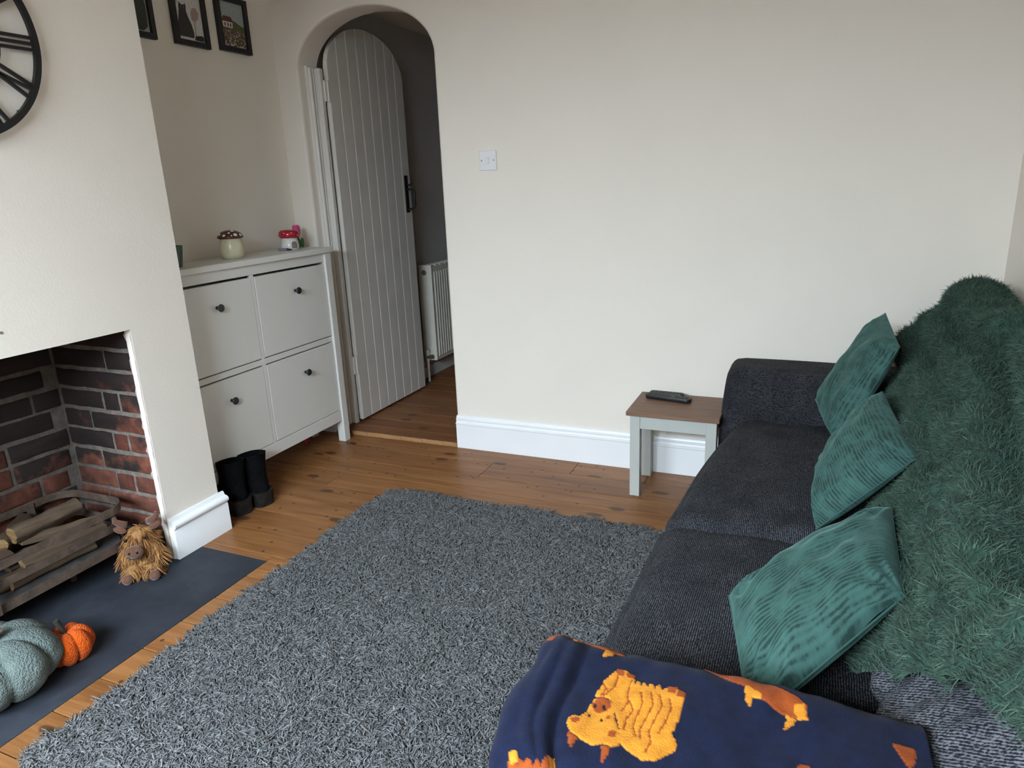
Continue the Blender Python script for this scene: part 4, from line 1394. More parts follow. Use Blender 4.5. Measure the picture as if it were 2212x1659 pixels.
t = pumpkin('orange_pumpkin', (-0.978, -1.925), 0.070, 0.110, 7, 0.20, MAT['orange_felt'], 'small orange felt pumpkin with a dark stem on the hearth', None)
t.rotation_euler = (math.radians(0), 0, 0.3)
MB().tube([(0, 0, .080), (-.004, -.006, .112), (-.010, -.012, .140)], [.0085, .0075, .0080], 10).build('stem', MAT['stem'], t, True, local=True, angle=50)
t = pumpkin('teal_pumpkin', (-1.030, -2.100), 0.166, 0.188, 8, 0.14, MAT['teal_sherpa'], 'large grey-teal sherpa pumpkin cut by the left edge', None)
t.rotation_euler = (0, 0, 0.15)
MB().tube([(0, 0, .150), (.012, .006, .180), (.032, .01, .205)], [.020, .016, .019], 12).build('stem', MAT['stemfur'], t, True, local=True, angle=50)

# ---- boots
def boot(loc, rot, label, pull):
    """ankle boot in local space: heel at -x toward the viewer, toe toward +y"""
    t = thing('ankle_boot', label, 'boot', (loc[0], loc[1], 0), rot, 'pair of black ankle boots')
    # cross-sections along height: (z, y_back, y_front, half width)
    lev = [(0.004, -.006, .240, .042), (0.020, -.010, .246, .047), (0.040, -.010, .240, .048), (0.060, -.008, .205, .047), (0.080, -.002, .160, .045), (0.100, .002, .135, .044), (0.125, .004, .125, .044), (0.150, .002, .122, .046), (0.175, -.003, .124, .049), (0.200, -.008, .126, .051)]
    n = 28
    v, f = [], []
    for (z, yb, yf, w) in lev:
        cyy, ry_ = (yb + yf) / 2, (yf - yb) / 2
        for k in range(n):
            a = 2 * math.pi * k / n
            ca, sa = math.cos(a), math.sin(a)
            x = w * math.copysign(abs(ca) ** 0.8, ca)
            y = cyy + ry_ * math.copysign(abs(sa) ** 0.85, sa)
            zz_ = z + (-0.012 * sa if z > 0.17 else 0) + 0.03
            v.append((x, y, zz_ - (0.03 if z < 0.01 and False else 0)))
    for i in range(len(lev) - 1):
        for k in range(n):
            f.append((i * n + k, i * n + (k + 1) % n, (i + 1) * n + (k + 1) % n, (i + 1) * n + k))
    f.append(tuple(reversed(range(n))))
    top = (len(lev) - 1) * n
    inner = len(v)
    for k in range(n):
        p = v[top + k]
        v.append((p[0] * .92, (p[1] - .05) * .95 + .05, p[2] - .001))
    for k in range(n):
        p = v[top + k]
        v.append((p[0] * .80, (p[1] - .05) * .85 + .05, p[2] - .09))
    for k in range(n):
        k2 = (k + 1) % n
        f.append((top + k, top + k2, inner + k2, inner + k))
        f.append((inner + k, inner + k2, inner + n + k2, inner + n + k))
    f.append(tuple(inner + n + k for k in range(n)))
    MB().add(v, f).build('upper', MAT['suede'], t, True, local=True, angle=60)
    # heel block and sole
    def slab(name, y0, y1, z0, z1, w0, w1, mat):
        pts0, pts1 = [], []
        m_ = 20
        for k in range(m_):
            a = 2 * math.pi * k / m_
            for arr, w, g in ((pts0, w0, .97), (pts1, w1, 1.0)):
                ca, sa = math.cos(a), math.sin(a)
                arr.append((w * math.copysign(abs(ca) ** .6, ca), (y0 + y1) / 2 + (y1 - y0) / 2 * g * math.copysign(abs(sa) ** .7, sa)))
        vv = [(x, y, z0) for x, y in pts0] + [(x, y, z1) for x, y in pts1]
        ff = [(k, (k + 1) % m_, m_ + (k + 1) % m_, m_ + k) for k in range(m_)] + [tuple(reversed(range(m_))), tuple(range(m_, 2 * m_))]
        MB().add(vv, ff).build(name, mat, t, True, local=True, angle=40)
    slab('heel', -.014, .080, 0.0, 0.066, .044, .050, MAT['heel'])
    slab('sole', .06, .252, 0.012, 0.036, .038, .043, MAT['heel'])
    if pull:
        MB().tube([(-.004, -.004, .236), (-.006, -.030, .252), (-.004, -.034, .250)], .004, 6).build('pull_tab', MAT['suede'], t, True, local=True)
    return t
boot((-1.195, -0.995), math.radians(74), 'black suede ankle boot nearest the chimney breast skirting', False)
boot((-1.165, -0.893), math.radians(80), 'black suede ankle boot behind its mate with a pull tab', True)

# ---- wrapper under the cabinet
m = MB()
rd = random.Random(3)
pts = [(rd.uniform(-.018, .018), rd.uniform(-.02, .02), rd.uniform(0, .03)) for _ in range(14)]
bm = bmesh.new()
for p in pts: bm.verts.new(p)
bmesh.ops.convex_hull(bm, input=bm.verts)
me = bpy.data.meshes.new('sweet_wrapper')
bm.to_mesh(me); bm.free()
o = link_mesh('sweet_wrapper', me, MAT['redwrap'])
zmin = min(v.co.z for v in me.vertices)
o.location = (-1.500, -0.215, -zmin)
tag(o, 'crumpled red wrapper on the floor under the shoe cabinet', 'wrapper')

# ---- highland cow soft toy
ca = math.atan2(-0.72, 0.62)          # facing direction in plan
cow = thing('cow_toy', 'ginger shaggy highland cow soft toy leaning by the hearth corner', 'soft toy', (-1.200, -1.480, 0.0005), ca + math.pi / 2)
cow.scale = (.86, .86, .90)
# local: -y is the way it faces, x to its own left as seen by the viewer's right
def ellipsoid(c, r, nu_=24, nv_=16, pw=1.0):
    A, B = np.meshgrid(np.linspace(0, 2 * np.pi, nu_, endpoint=False), np.linspace(-np.pi / 2, np.pi / 2, nv_), indexing='ij')
    cb = np.cos(B) ** pw
    P = np.stack([c[0] + r[0] * cb * np.cos(A), c[1] + r[1] * cb * np.sin(A), c[2] + r[2] * np.sin(B)], -1)
    return P.reshape(-1, 3), grid_faces(nu_, nv_, True)
# one continuous body grown from a skeleton
sk_v = [(0, .015, .055), (0, .012, .105), (0, .000, .150), (0, -.012, .178), (0, -.055, .150),
        (-.040, -.035, .032), (-.052, -.088, .026), (.040, -.035, .032), (.050, -.080, .026), (-.050, -.005, .105), (-.064, -.040, .062), (.050, -.005, .105), (.066, -.036, .062)]
sk_e = [(0, 1), (1, 2), (2, 3), (3, 4), (0, 5), (5, 6), (0, 7), (7, 8), (1, 9), (9, 10), (1, 11), (11, 12)]
sk_r = [.062, .054, .050, .052, .030, .032, .022, .032, .022, .028, .022, .028, .022]
me = bpy.data.meshes.new('body')
me.from_pydata(sk_v, sk_e, [])
body = link_mesh('body', me, MAT['toybase'], cow)
sk = body.modifiers.new('skin', 'SKIN')
for i, v in enumerate(me.skin_vertices[0].data):
    v.radius = (sk_r[i], sk_r[i])
    v.use_root = i == 0
body.modifiers.new('sub', 'SUBSURF').levels = 2
dg = bpy.context.evaluated_depsgraph_get()
ev = body.evaluated_get(dg).to_mesh()
BV = np.array([v.co[:] for v in ev.vertices]); BF = [tuple(p.vertices) for p in ev.polygons]
BV[:, 2] = np.maximum(BV[:, 2], 0.004)
body.modifiers.clear()
bm = bmesh.new()
vv = [bm.verts.new(p) for p in BV]
for f_ in BF:
    try: bm.faces.new([vv[i] for i in f_])
    except ValueError: pass
bmesh.ops.recalc_face_normals(bm, faces=bm.faces)
bm.to_mesh(me); bm.free()
me.polygons.foreach_set('use_smooth', [True] * len(me.polygons))
BF = [tuple(p.vertices) for p in me.polygons]
P, F_ = ellipsoid((-.010, -.082, .128), (.034, .024, .024), pw=.8)
muz = wmesh('muzzle', P, F_, MAT['toyskin'], cow, True, local=True)
for sx_ in (-1, 1):
    P, F_ = ellipsoid((-.010 + sx_ * .014, -.1035, .134), (.0045, .003, .006), 10, 8)
    wmesh('nostril', P, F_, MAT['eye'], muz, True, local=True)
MB().tube([(-.036, -.098, .116), (-.022, -.1045, .109), (-.006, -.106, .107), (.012, -.104, .111), (.022, -.098, .117)], .0022, 6).build('mouth', MAT['stem'], muz, True, local=True)
for sx_ in (-1, 1):
    P, F_ = ellipsoid((-.004 + sx_ * .036, -.060, .172), (.0065, .005, .0085), 12, 10)
    wmesh('eye', P, F_, MAT['eye'], cow, True, local=True)
    o = MB().tube([(sx_ * .040, .004, .212), (sx_ * .062, -.002, .222), (sx_ * .078, -.008, .238), (sx_ * .080, -.012, .254)], [.015, .014, .011, .006], 10).build('horn', MAT['toyskin'], cow, True, local=True)
    P, F_ = ellipsoid((0, 0, 0), (.026, .008, .014), 16, 10)
    a_ = np.array([[math.cos(.4 * sx_), 0, -math.sin(.4 * sx_)], [0, 1, 0], [math.sin(.4 * sx_), 0, math.cos(.4 * sx_)]])
    P = P @ a_.T + np.array([sx_ * .066, -.004, .196])
    wmesh('ear', P, F_, MAT['toyskin'], cow, True, local=True)
    P, F_ = ellipsoid((sx_ * .051, -.098, .022), (.021, .020, .021), 16, 10)
    wmesh('hoof', P, F_, MAT['toyskin'], cow, True, local=True)
Pn, Nn = sample_surface(BV, BF, 5200, 21)
keep = (Pn[:, 2] > .012) & ~((np.abs(Pn[:, 0] + .010) < .030) & (Pn[:, 1] < -.060) & (Pn[:, 2] < .150) & (Pn[:, 2] > .100))
keep &= ~((Pn[:, 1] < -.085) & (Pn[:, 2] < .045))
Pn, Nn = Pn[keep], Nn[keep]
cl = np.stack([smoothnoise(Pn[:, 0] * 30, Pn[:, 2] * 26, s) for s in (1, 2, 3)], 1)
D = Nn * 0.55 + np.array([0, -.12, -.75]) + cl * 0.42
D[:, 2] = np.where(Pn[:, 2] > .205, D[:, 2] * .5, D[:, 2])
Lh = rng.uniform(.020, .038, len(Pn))
Lh = np.minimum(Lh, np.maximum(.008, Pn[:, 2] / 0.85))
tone = np.clip(.5 + .35 * smoothnoise(Pn[:, 0] * 22, Pn[:, 2] * 22, 8) + rng.normal(0, .2, len(Pn)), 0, 1)
bend = cl[:, [2, 0, 1]] * .25 + np.array([0, 0, -.18])
fur_holder_loc = cow.location.copy()
Rz = np.array(Matrix.Rotation(ca + math.pi / 2, 3, 'Z'))
fo = strands('fur', Pn, D, Lh, np.full(len(Pn), .0012), bend, MAT['toyfur'], None, 4, 2, 31, .4, tone)
fo.parent = cow
fo['kind'] = 'stuff'

# ================================================================== SOFA
sofa = thing('sofa', 'charcoal tweed two-seater sofa along the right wall', 'sofa', (1.1, -1.19, 0))
TW = MAT['tweed']
rbox('base', 0.70, 1.56, -0.035, -2.33, 0.07, 0.27, 0.03, TW, sofa, 10)
for (x, y) in ((0.74, -0.10), (0.74, -2.26), (1.50, -0.10), (1.50, -2.26)):
    MB().tube([(x, y, 0.0), (x, y, 0.08)], [0.02, 0.028], 12).build('leg', MAT['stem'], sofa, True, angle=50)
def arm_fn(P, un):
    P = P.copy()
    k = np.clip((P[:, 2] - 0.2) / 0.38, 0, 1)
    P[:, 0] += 0.028 * k ** 2 * (un[:, 0] < 0.2) * np.clip((1.2 - P[:, 0]) / 0.5, 0, 1)
    P[:, 1] += 0.012 * np.sin(P[:, 0] * 9) * k * (np.abs(un[:, 1]) > .5) * .4
    return P
rbox('arm', 0.652, 1.56, -0.252, -0.03, 0.06, 0.578, 0.040, MAT['tweedarm'], sofa, 18, arm_fn)
rbox('arm', 0.648, 1.56, -2.36, -2.065, 0.06, 0.575, 0.065, MAT['tweedarm'], sofa, 18)
rbox('backrest', 1.41, 1.582, -2.35, -0.04, 0.06, 0.74, 0.05, TW, sofa, 12)
def seat_fn(yc, yh):
    def fn(P, un):
        P = P.copy()
        f = np.interp(P[:, 1], [-2.06, -1.25, -.815, -.5, -.26], [.0, .020, .050, .085, .135])
        wgt = np.clip((1.0 - P[:, 0]) / 0.4, 0, 1)
        P[:, 0] += f * wgt
        top = un[:, 2] > 0
        bul = (1 - un[:, 0] ** 4) * (1 - np.abs(un[:, 1]) ** 5)
        P[:, 2] += np.where(top, 0.016 * bul, 0) + 0.003 * smoothnoise(P[:, 0] * 3, P[:, 1] * 3, 4) * top
        P[:, 0] -= 0.015 * (un[:, 0] < -.9) * (1 - un[:, 2] ** 2)
        return P
    return fn
rbox('seat_cushion', 0.610, 1.30, -1.212, -0.256, 0.215, 0.382, 0.055, TW, sofa, 26, seat_fn(0, 0))
rbox('seat_cushion', 0.610, 1.30, -2.062, -1.216, 0.215, 0.382, 0.055, TW, sofa, 26, seat_fn(0, 0))
SLOPE = [0.48]
def back_fn(P, un):
    P = P.copy()
    P[:, 0] += (P[:, 2] - 0.39) * SLOPE[0]
    b = (1 - un[:, 1] ** 4) * (1 - un[:, 2] ** 4)
    P[:, 0] -= 0.02 * b * (un[:, 0] < 0)
    P[:, 0] += 0.006 * smoothnoise(P[:, 1] * 5, P[:, 2] * 6, 9) * (un[:, 0] < -.5)
    return P
rbox('back_cushion', 1.215, 1.360, -1.195, -0.262, 0.385, 0.83, 0.075, MAT['tweedback'], sofa, 22, back_fn)
SLOPE[0] = 0.48
def near_fn(P, un):
    P = back_fn(P, un)
    w = np.sin((P[:, 1] * 1.2 + P[:, 2]) * 42) * .5 + np.sin((P[:, 1] - P[:, 2] * .6) * 71) * .5
    near = np.clip((-1.70 - P[:, 1]) / .13, 0, 1)
    P[:, 0] -= 0.010 * w * near * (un[:, 0] < 0)
    P[:, 0] -= 0.085 * near * (un[:, 0] < 0) * (1 - un[:, 2] ** 4) * np.clip((.60 - P[:, 2] + .30 * np.clip(-1.90 - P[:, 1], 0, .3)) / .12, 0, 1)
    P[:, 0] += 0.10 * np.clip((P[:, 1] + 1.72) / .25, 0, 1) * (un[:, 0] < 0)
    return P
SLOPE[0] = 0.60
rbox('back_cushion', 1.128, 1.310, -2.235, -1.200, 0.42, 0.83, 0.095, MAT['tweedback'], sofa, 44, near_fn)

# ================================================================== GREEN THROW
def throw_profile(y):
    zt = 0.888 + 0.048 * np.exp(-((y + 0.30) / 0.16) ** 2) + 0.010 * math.sin(y * 7.0)
    zl = np.interp(y, [-2.30, -2.12, -1.98, -1.86, -1.78, -1.70, -1.60, -1.46, -.97, -.64, -.3, -.15], [.72, .672, .59, .49, .425, .435, .44, .44, .46, .55, .62, .67])
    x0 = float(np.interp(y, [-2.3, -1.86, -1.74, -1.45, -.2], [1.040, 1.045, 1.080, 1.140, 1.150]))
    sl = float(np.interp(y, [-1.86, -1.45], [.62, .50]))
    def pl(z): return x0 + (z - .39) * sl - 0.01
    ctrl = [(1.588, .52), (1.587, .66), (1.582, .76), (1.560, zt - .055), (1.515, zt - .012), (1.455, zt), (1.418, zt - .022), (1.388, zt - .075), (pl(zt - .16), zt - .16), (pl((zt - .16 + zl) / 2), (zt - .16 + zl) / 2), (pl(zl), zl)]
    return np.array(ctrl)
NU, NV = 230, 110
ys = np.linspace(-0.135, -2.235, NU)
G = np.zeros((NU, NV, 3))
for i, y in enumerate(ys):
    c = throw_profile(y)
    # Catmull-Rom resample
    ext = np.vstack([2 * c[0] - c[1], c, 2 * c[-1] - c[-2]])
    pts = []
    for k in range(len(c) - 1):
        p0, p1, p2, p3 = ext[k:k + 4]
        for t in np.linspace(0, 1, 12, endpoint=False):
            pts.append(.5 * ((2 * p1) + (-p0 + p2) * t + (2 * p0 - 5 * p1 + 4 * p2 - p3) * t * t + (-p0 + 3 * p1 - 3 * p2 + p3) * t ** 3))
    pts.append(c[-1])
    pts = np.array(pts)
    s = np.concatenate([[0], np.cumsum(np.linalg.norm(np.diff(pts, axis=0), axis=1))])
    q = np.linspace(0, s[-1], NV)
    G[i, :, 0] = np.interp(q, s, pts[:, 0])
    G[i, :, 2] = np.interp(q, s, pts[:, 1])
    G[i, :, 1] = y
def line_dist(A_, B_, pts):
    d = np.full(A_.shape, 9.0)
    for (x1, y1), (x2, y2) in zip(pts[:-1], pts[1:]):
        dx, dy = x2 - x1, y2 - y1
        t = np.clip(((A_ - x1) * dx + (B_ - y1) * dy) / (dx * dx + dy * dy), 0, 1)
        d = np.minimum(d, np.hypot(A_ - x1 - t * dx, B_ - y1 - t * dy))
    return d
# the far edge falls in a slant over the end of the back
vv_ = np.linspace(0, 1, NV)[None, :]
uu_ = np.linspace(0, 1, NU)[:, None]
G[..., 1] += -0.085 * np.clip(vv_ * 1.4 - .55, 0, 1) * np.exp(-uu_ * 9)
# folds
du, dv = np.gradient(G, axis=0), np.gradient(G, axis=1)
nrm = np.cross(du, dv)
nrm /= np.linalg.norm(nrm, axis=2, keepdims=True)
if nrm[NU // 2, NV // 2, 0] > 0: nrm = -nrm
a, b = G[..., 1], G[..., 2] + G[..., 0] * .4
fold = 0.030 * (np.abs(np.sin((a * 1.0 + b * 1.1) * 7 + 1.3 * np.sin(b * 5) + .8)) ** .6 - .65) * np.clip(smoothnoise(a * .9, b * 1.1, 2) * .6 + .75, 0.1, 1.2)
fold += 0.014 * smoothnoise(a * 2.8, b * 2.6, 6) + 0.005 * smoothnoise(a * 9, b * 8, 7)
fold += 0.010 * np.sin(a * 24 + 1.0 + 3 * np.sin(b * 5)) * np.exp(-((b - 1.45) / .18) ** 2)
for pts_, dep, wid in (([(-.95, 1.43), (-1.32, 1.35), (-1.58, 1.31), (-1.81, 1.28), (-2.0, 1.24)], .045, .035), ([(-1.0, 1.18), (-1.30, 1.15), (-1.50, 1.09)], .032, .03),
                       ([(-.45, 1.40), (-.70, 1.37), (-.95, 1.39), (-1.15, 1.40)], .035, .03), ([(-1.55, 1.18), (-1.75, 1.15), (-1.95, 1.16), (-2.1, 1.20)], .028, .03),
                       ([(-1.60, 1.06), (-1.84, 1.075), (-2.02, 1.10)], .022, .025), ([(-.30, 1.28), (-.55, 1.27), (-.85, 1.27)], .028, .03)):
    dd = line_dist(a, b, pts_)
    fold += -dep * np.exp(-(dd / wid) ** 2) + dep * .45 * np.exp(-((dd - wid * 2.1) / (wid * .9)) ** 2)
side = np.clip((1.60 - G[..., 0]) / .12, 0.0, 1)
G += nrm * ((fold + 0.010) * side)[..., None]
G[..., 0] = np.minimum(G[..., 0], 1.572)
throw = thing('green_throw', 'dark green fluffy throw draped over the back of the sofa', 'throw', (1.35, -1.15, 0.4))
TV, TF = G.reshape(-1, 3), grid_faces(NU, NV)
cloth = wmesh('cloth', TV, TF, MAT['throwbase'], throw, True)
Pn, Nn = sample_surface(TV, TF, 165000, 5)
if Nn[np.argmin(Pn[:, 0])][0] > 0: Nn = -Nn
k_ = Pn[:, 2] > 0.60
k_ |= Pn[:, 0] < 1.5
Pn, Nn = Pn[k_], Nn[k_]
A_, B_ = Pn[:, 1], Pn[:, 2] + Pn[:, 0] * .4
flow = np.stack([smoothnoise(A_ * 7, B_ * 7, s) for s in (11, 12, 13)], 1) + .6 * np.stack([smoothnoise(A_ * 22, B_ * 22, s) for s in (14, 15, 16)], 1) + .6 * np.stack([smoothnoise(A_ * 55, B_ * 55, s) for s in (24, 25, 26)], 1)
flow -= Nn * (flow * Nn).sum(1, keepdims=True)
D = Nn * .75 + flow * .62 + np.array([0, -.10, -.25]) + rng.normal(0, .22, Pn.shape)
tone = np.clip(.46 + .20 * smoothnoise(A_ * 50, B_ * 50, 18) + rng.normal(0, .17, len(Pn)), 0, 1)
L_ = rng.uniform(.010, .018, len(Pn))
near_wall = Pn[:, 0] > 1.545
L_[near_wall] = .006
fur = strands('pile', Pn, D, L_, rng.uniform(.0007, .0012, len(Pn)), rng.normal(0, .35, Pn.shape), MAT['throwfur'], throw, 3, 2, 41, .35, tone)
fur['kind'] = 'stuff'

# ================================================================== CUSHIONS
def cushion(T, R_, B_, L_, thick, label, seed, sag=0.0, n=46, fold=0.006, mat='cushion'):
    """pillow between four seam corners: T top far, R top near, B bottom near, L bottom far"""
    T, R_, B_, L_ = map(np.array, (T, R_, B_, L_))
    u = np.linspace(0, 1, n)
    u = .5 - .5 * np.cos(np.pi * u)
    U, V = np.meshgrid(u, u, indexing='ij')          # u along T->R, v down T->L
    pin = 0.008
    Uc = .5 + (U - .5) * (1 - pin * 4 * V * (1 - V))
    Vc = .5 + (V - .5) * (1 - pin * 4 * U * (1 - U))
    P = ((1 - Uc) * (1 - Vc))[..., None] * T + (Uc * (1 - Vc))[..., None] * R_ + (Uc * Vc)[..., None] * B_ + ((1 - Uc) * Vc)[..., None] * L_
    nn = np.cross(R_ - T, L_ - T)
    nn = nn / np.linalg.norm(nn)
    if nn[0] > 0: nn = -nn                            # out into the room
    e = (1 - np.abs(2 * U - 1) ** 2.4) * (1 - np.abs(2 * V - 1) ** 2.4)
    puff = thick * np.maximum(e, 0) ** .46
    wr = fold * (smoothnoise(U * 2.6, V * 2.6, seed) + .5 * np.sin((U * 1.3 + V) * 16 + seed) * smoothnoise(U * 1.4, V * 1.4, seed + 3)) * e ** .5
    # creases running in from the corners
    for (cu, cv) in ((0, 0), (1, 0), (0, 1), (1, 1)):
        d2 = np.hypot(U - cu, V - cv)
        an = np.arctan2(np.abs(V - cv), np.abs(U - cu) + 1e-6)
        wr += .006 * np.sin(an * 14 + seed) * np.exp(-((d2 - .18) / .11) ** 2)
    c_ = P - nn * 0 + nn * (sag * (4 * U * (1 - U)) * (4 * V * (1 - V)))[..., None]
    Fp = c_ + nn * (puff + wr)[..., None]
    Bp = c_ - nn * (puff * .55)[..., None]
    base = (T + R_ + B_ + L_) / 4
    VV = np.concatenate([Fp.reshape(-1, 3), Bp.reshape(-1, 3)])
    VV[:, 2] = np.maximum(VV[:, 2], .388 + 0 * VV[:, 2])
    F1 = grid_faces(n, n)
    F2 = [tuple(n * n + i for i in reversed(f)) for f in F1]
    t = thing('scatter_cushion', label, 'cushion', (base[0], base[1], .39), 0, 'teal cushions on the sofa')
    v = VV - np.array(t.location)
    me = bpy.data.meshes.new('cover')
    me.from_pydata(v.tolist(), [], F1 + F2)
    uvl = me.uv_layers.new(name='UVMap')
    uvs = np.concatenate([np.stack([U, V], -1).reshape(-1, 2)] * 2)
    li = np.zeros(len(me.loops), np.int32)
    me.loops.foreach_get('vertex_index', li)
    uvl.data.foreach_set('uv', uvs[li].astype(np.float32).ravel())
    o = link_mesh('cover', me, MAT[mat], t, True)
    bm = bmesh.new(); bm.from_mesh(me)
    bmesh.ops.remove_doubles(bm, verts=bm.verts, dist=1e-5)
    bmesh.ops.recalc_face_normals(bm, faces=bm.faces)
    bm.to_mesh(me); bm.free()
    # seam piping round the edge
    idx = [(i, 0) for i in range(n)] + [(n - 1, j) for j in range(1, n)] + [(i, n - 1) for i in range(n - 2, -1, -1)] + [(0, j) for j in range(n - 2, 0, -1)]
    pts = [np.array([*c_[i, j][:2], max(c_[i, j][2], .392)]) - np.array(t.location) for i, j in idx]
    MB().tube(pts + [pts[0]], .0022, 6, False).build('seam', MAT[mat], t, True, local=True)
    return t
cushion((1.205, -.27, .818), (1.226, -.60, .772), (1.078, -.60, .425), (1.010, -.27, .470), .066, 'farthest teal velvet cushion leaning against the sofa arm and back', 3, n=46)
cushion((1.178, -.74, .664), (1.236, -1.13, .610), (1.020, -1.22, .420), (1.040, -.86, .425), .080, 'middle teal velvet cushion leaning against the throw', 8, n=46, mat='cushion_b')
cushion((1.168, -1.345, .563), (1.158, -1.74, .572), (0.925, -1.985, .425), (0.850, -1.625, .435), .075, 'nearest and largest teal cushion tilted by the blanket arm', 5, n=56, fold=.008)

# ================================================================== RUG
RX0, RX1, RY0, RY1 = -0.722, 0.575, -2.262, -0.592
rug = thing('shag_rug', 'grey shaggy rug with thick yarn pile on the pine floor', 'rug', ((RX0 + RX1) / 2, (RY0 + RY1) / 2, 0))
nx_, ny_ = 80, 110
U, V = np.meshgrid(np.linspace(0, 1, nx_), np.linspace(0, 1, ny_), indexing='ij')
def rug_xy(U, V):
    x = RX0 + (RX1 - RX0) * U
    y = RY0 + (RY1 - RY0) * V
    # rounded corners and a slightly wavy outline
    e = 0.045
    cu, cv = np.minimum(U, 1 - U) * (RX1 - RX0), np.minimum(V, 1 - V) * (RY1 - RY0)
    pull = np.clip(e - cu, 0, e) * np.clip(e - cv, 0, e) / e * .55
    x = x + np.sign(.5 - U) * pull + .005 * np.sin(y * 9)
    y = y + np.sign(.5 - V) * pull + .005 * np.sin(x * 11 + 1)
    return x, y
x, y = rug_xy(U, V)
edge = np.minimum(np.minimum(U, 1 - U) * 1.2, np.minimum(V, 1 - V) * 1.65)
z = 0.004 + 0.007 * np.clip(edge / .02, 0, 1) + .0045 * (smoothnoise(x * 2.2, y * 2.2, 3) + 1) * np.clip(edge / .06, 0, 1)
RV = np.stack([x, y, z], -1).reshape(-1, 3)
RF = grid_faces(nx_, ny_)
bk = wmesh('backing', RV, RF, MAT['rugbase'], rug, True)
Pn, Nn = sample_surface(RV, RF, 96000, 9)
Nn[Nn[:, 2] < 0] *= -1
A_, B_ = Pn[:, 0], Pn[:, 1]
flow = np.stack([smoothnoise(A_ * 5, B_ * 5, 51), smoothnoise(A_ * 5, B_ * 5, 52), 0 * A_], 1) * .55 + np.stack([smoothnoise(A_ * 17, B_ * 17, 53), smoothnoise(A_ * 17, B_ * 17, 54), 0 * A_], 1) * .55
D = np.array([0.0, -.10, 1.0]) + flow + rng.normal(0, .45, Pn.shape) * np.array([1, 1, .2])
D[:, 2] = np.maximum(D[:, 2], .35)
bend = np.concatenate([rng.normal(0, .65, (len(Pn), 2)) + flow[:, :2] * .5, -rng.uniform(.15, .5, (len(Pn), 1))], 1)
L_ = rng.uniform(.013, .020, len(Pn))
tone = np.clip(.46 + rng.normal(0, .24, len(Pn)), 0, 1)
pile = strands('pile', Pn, D, L_, rng.uniform(.0020, .0032, len(Pn)), bend, MAT['pile'], rug, 2, 3, 77, .60, tone)
pile['kind'] = 'stuff'

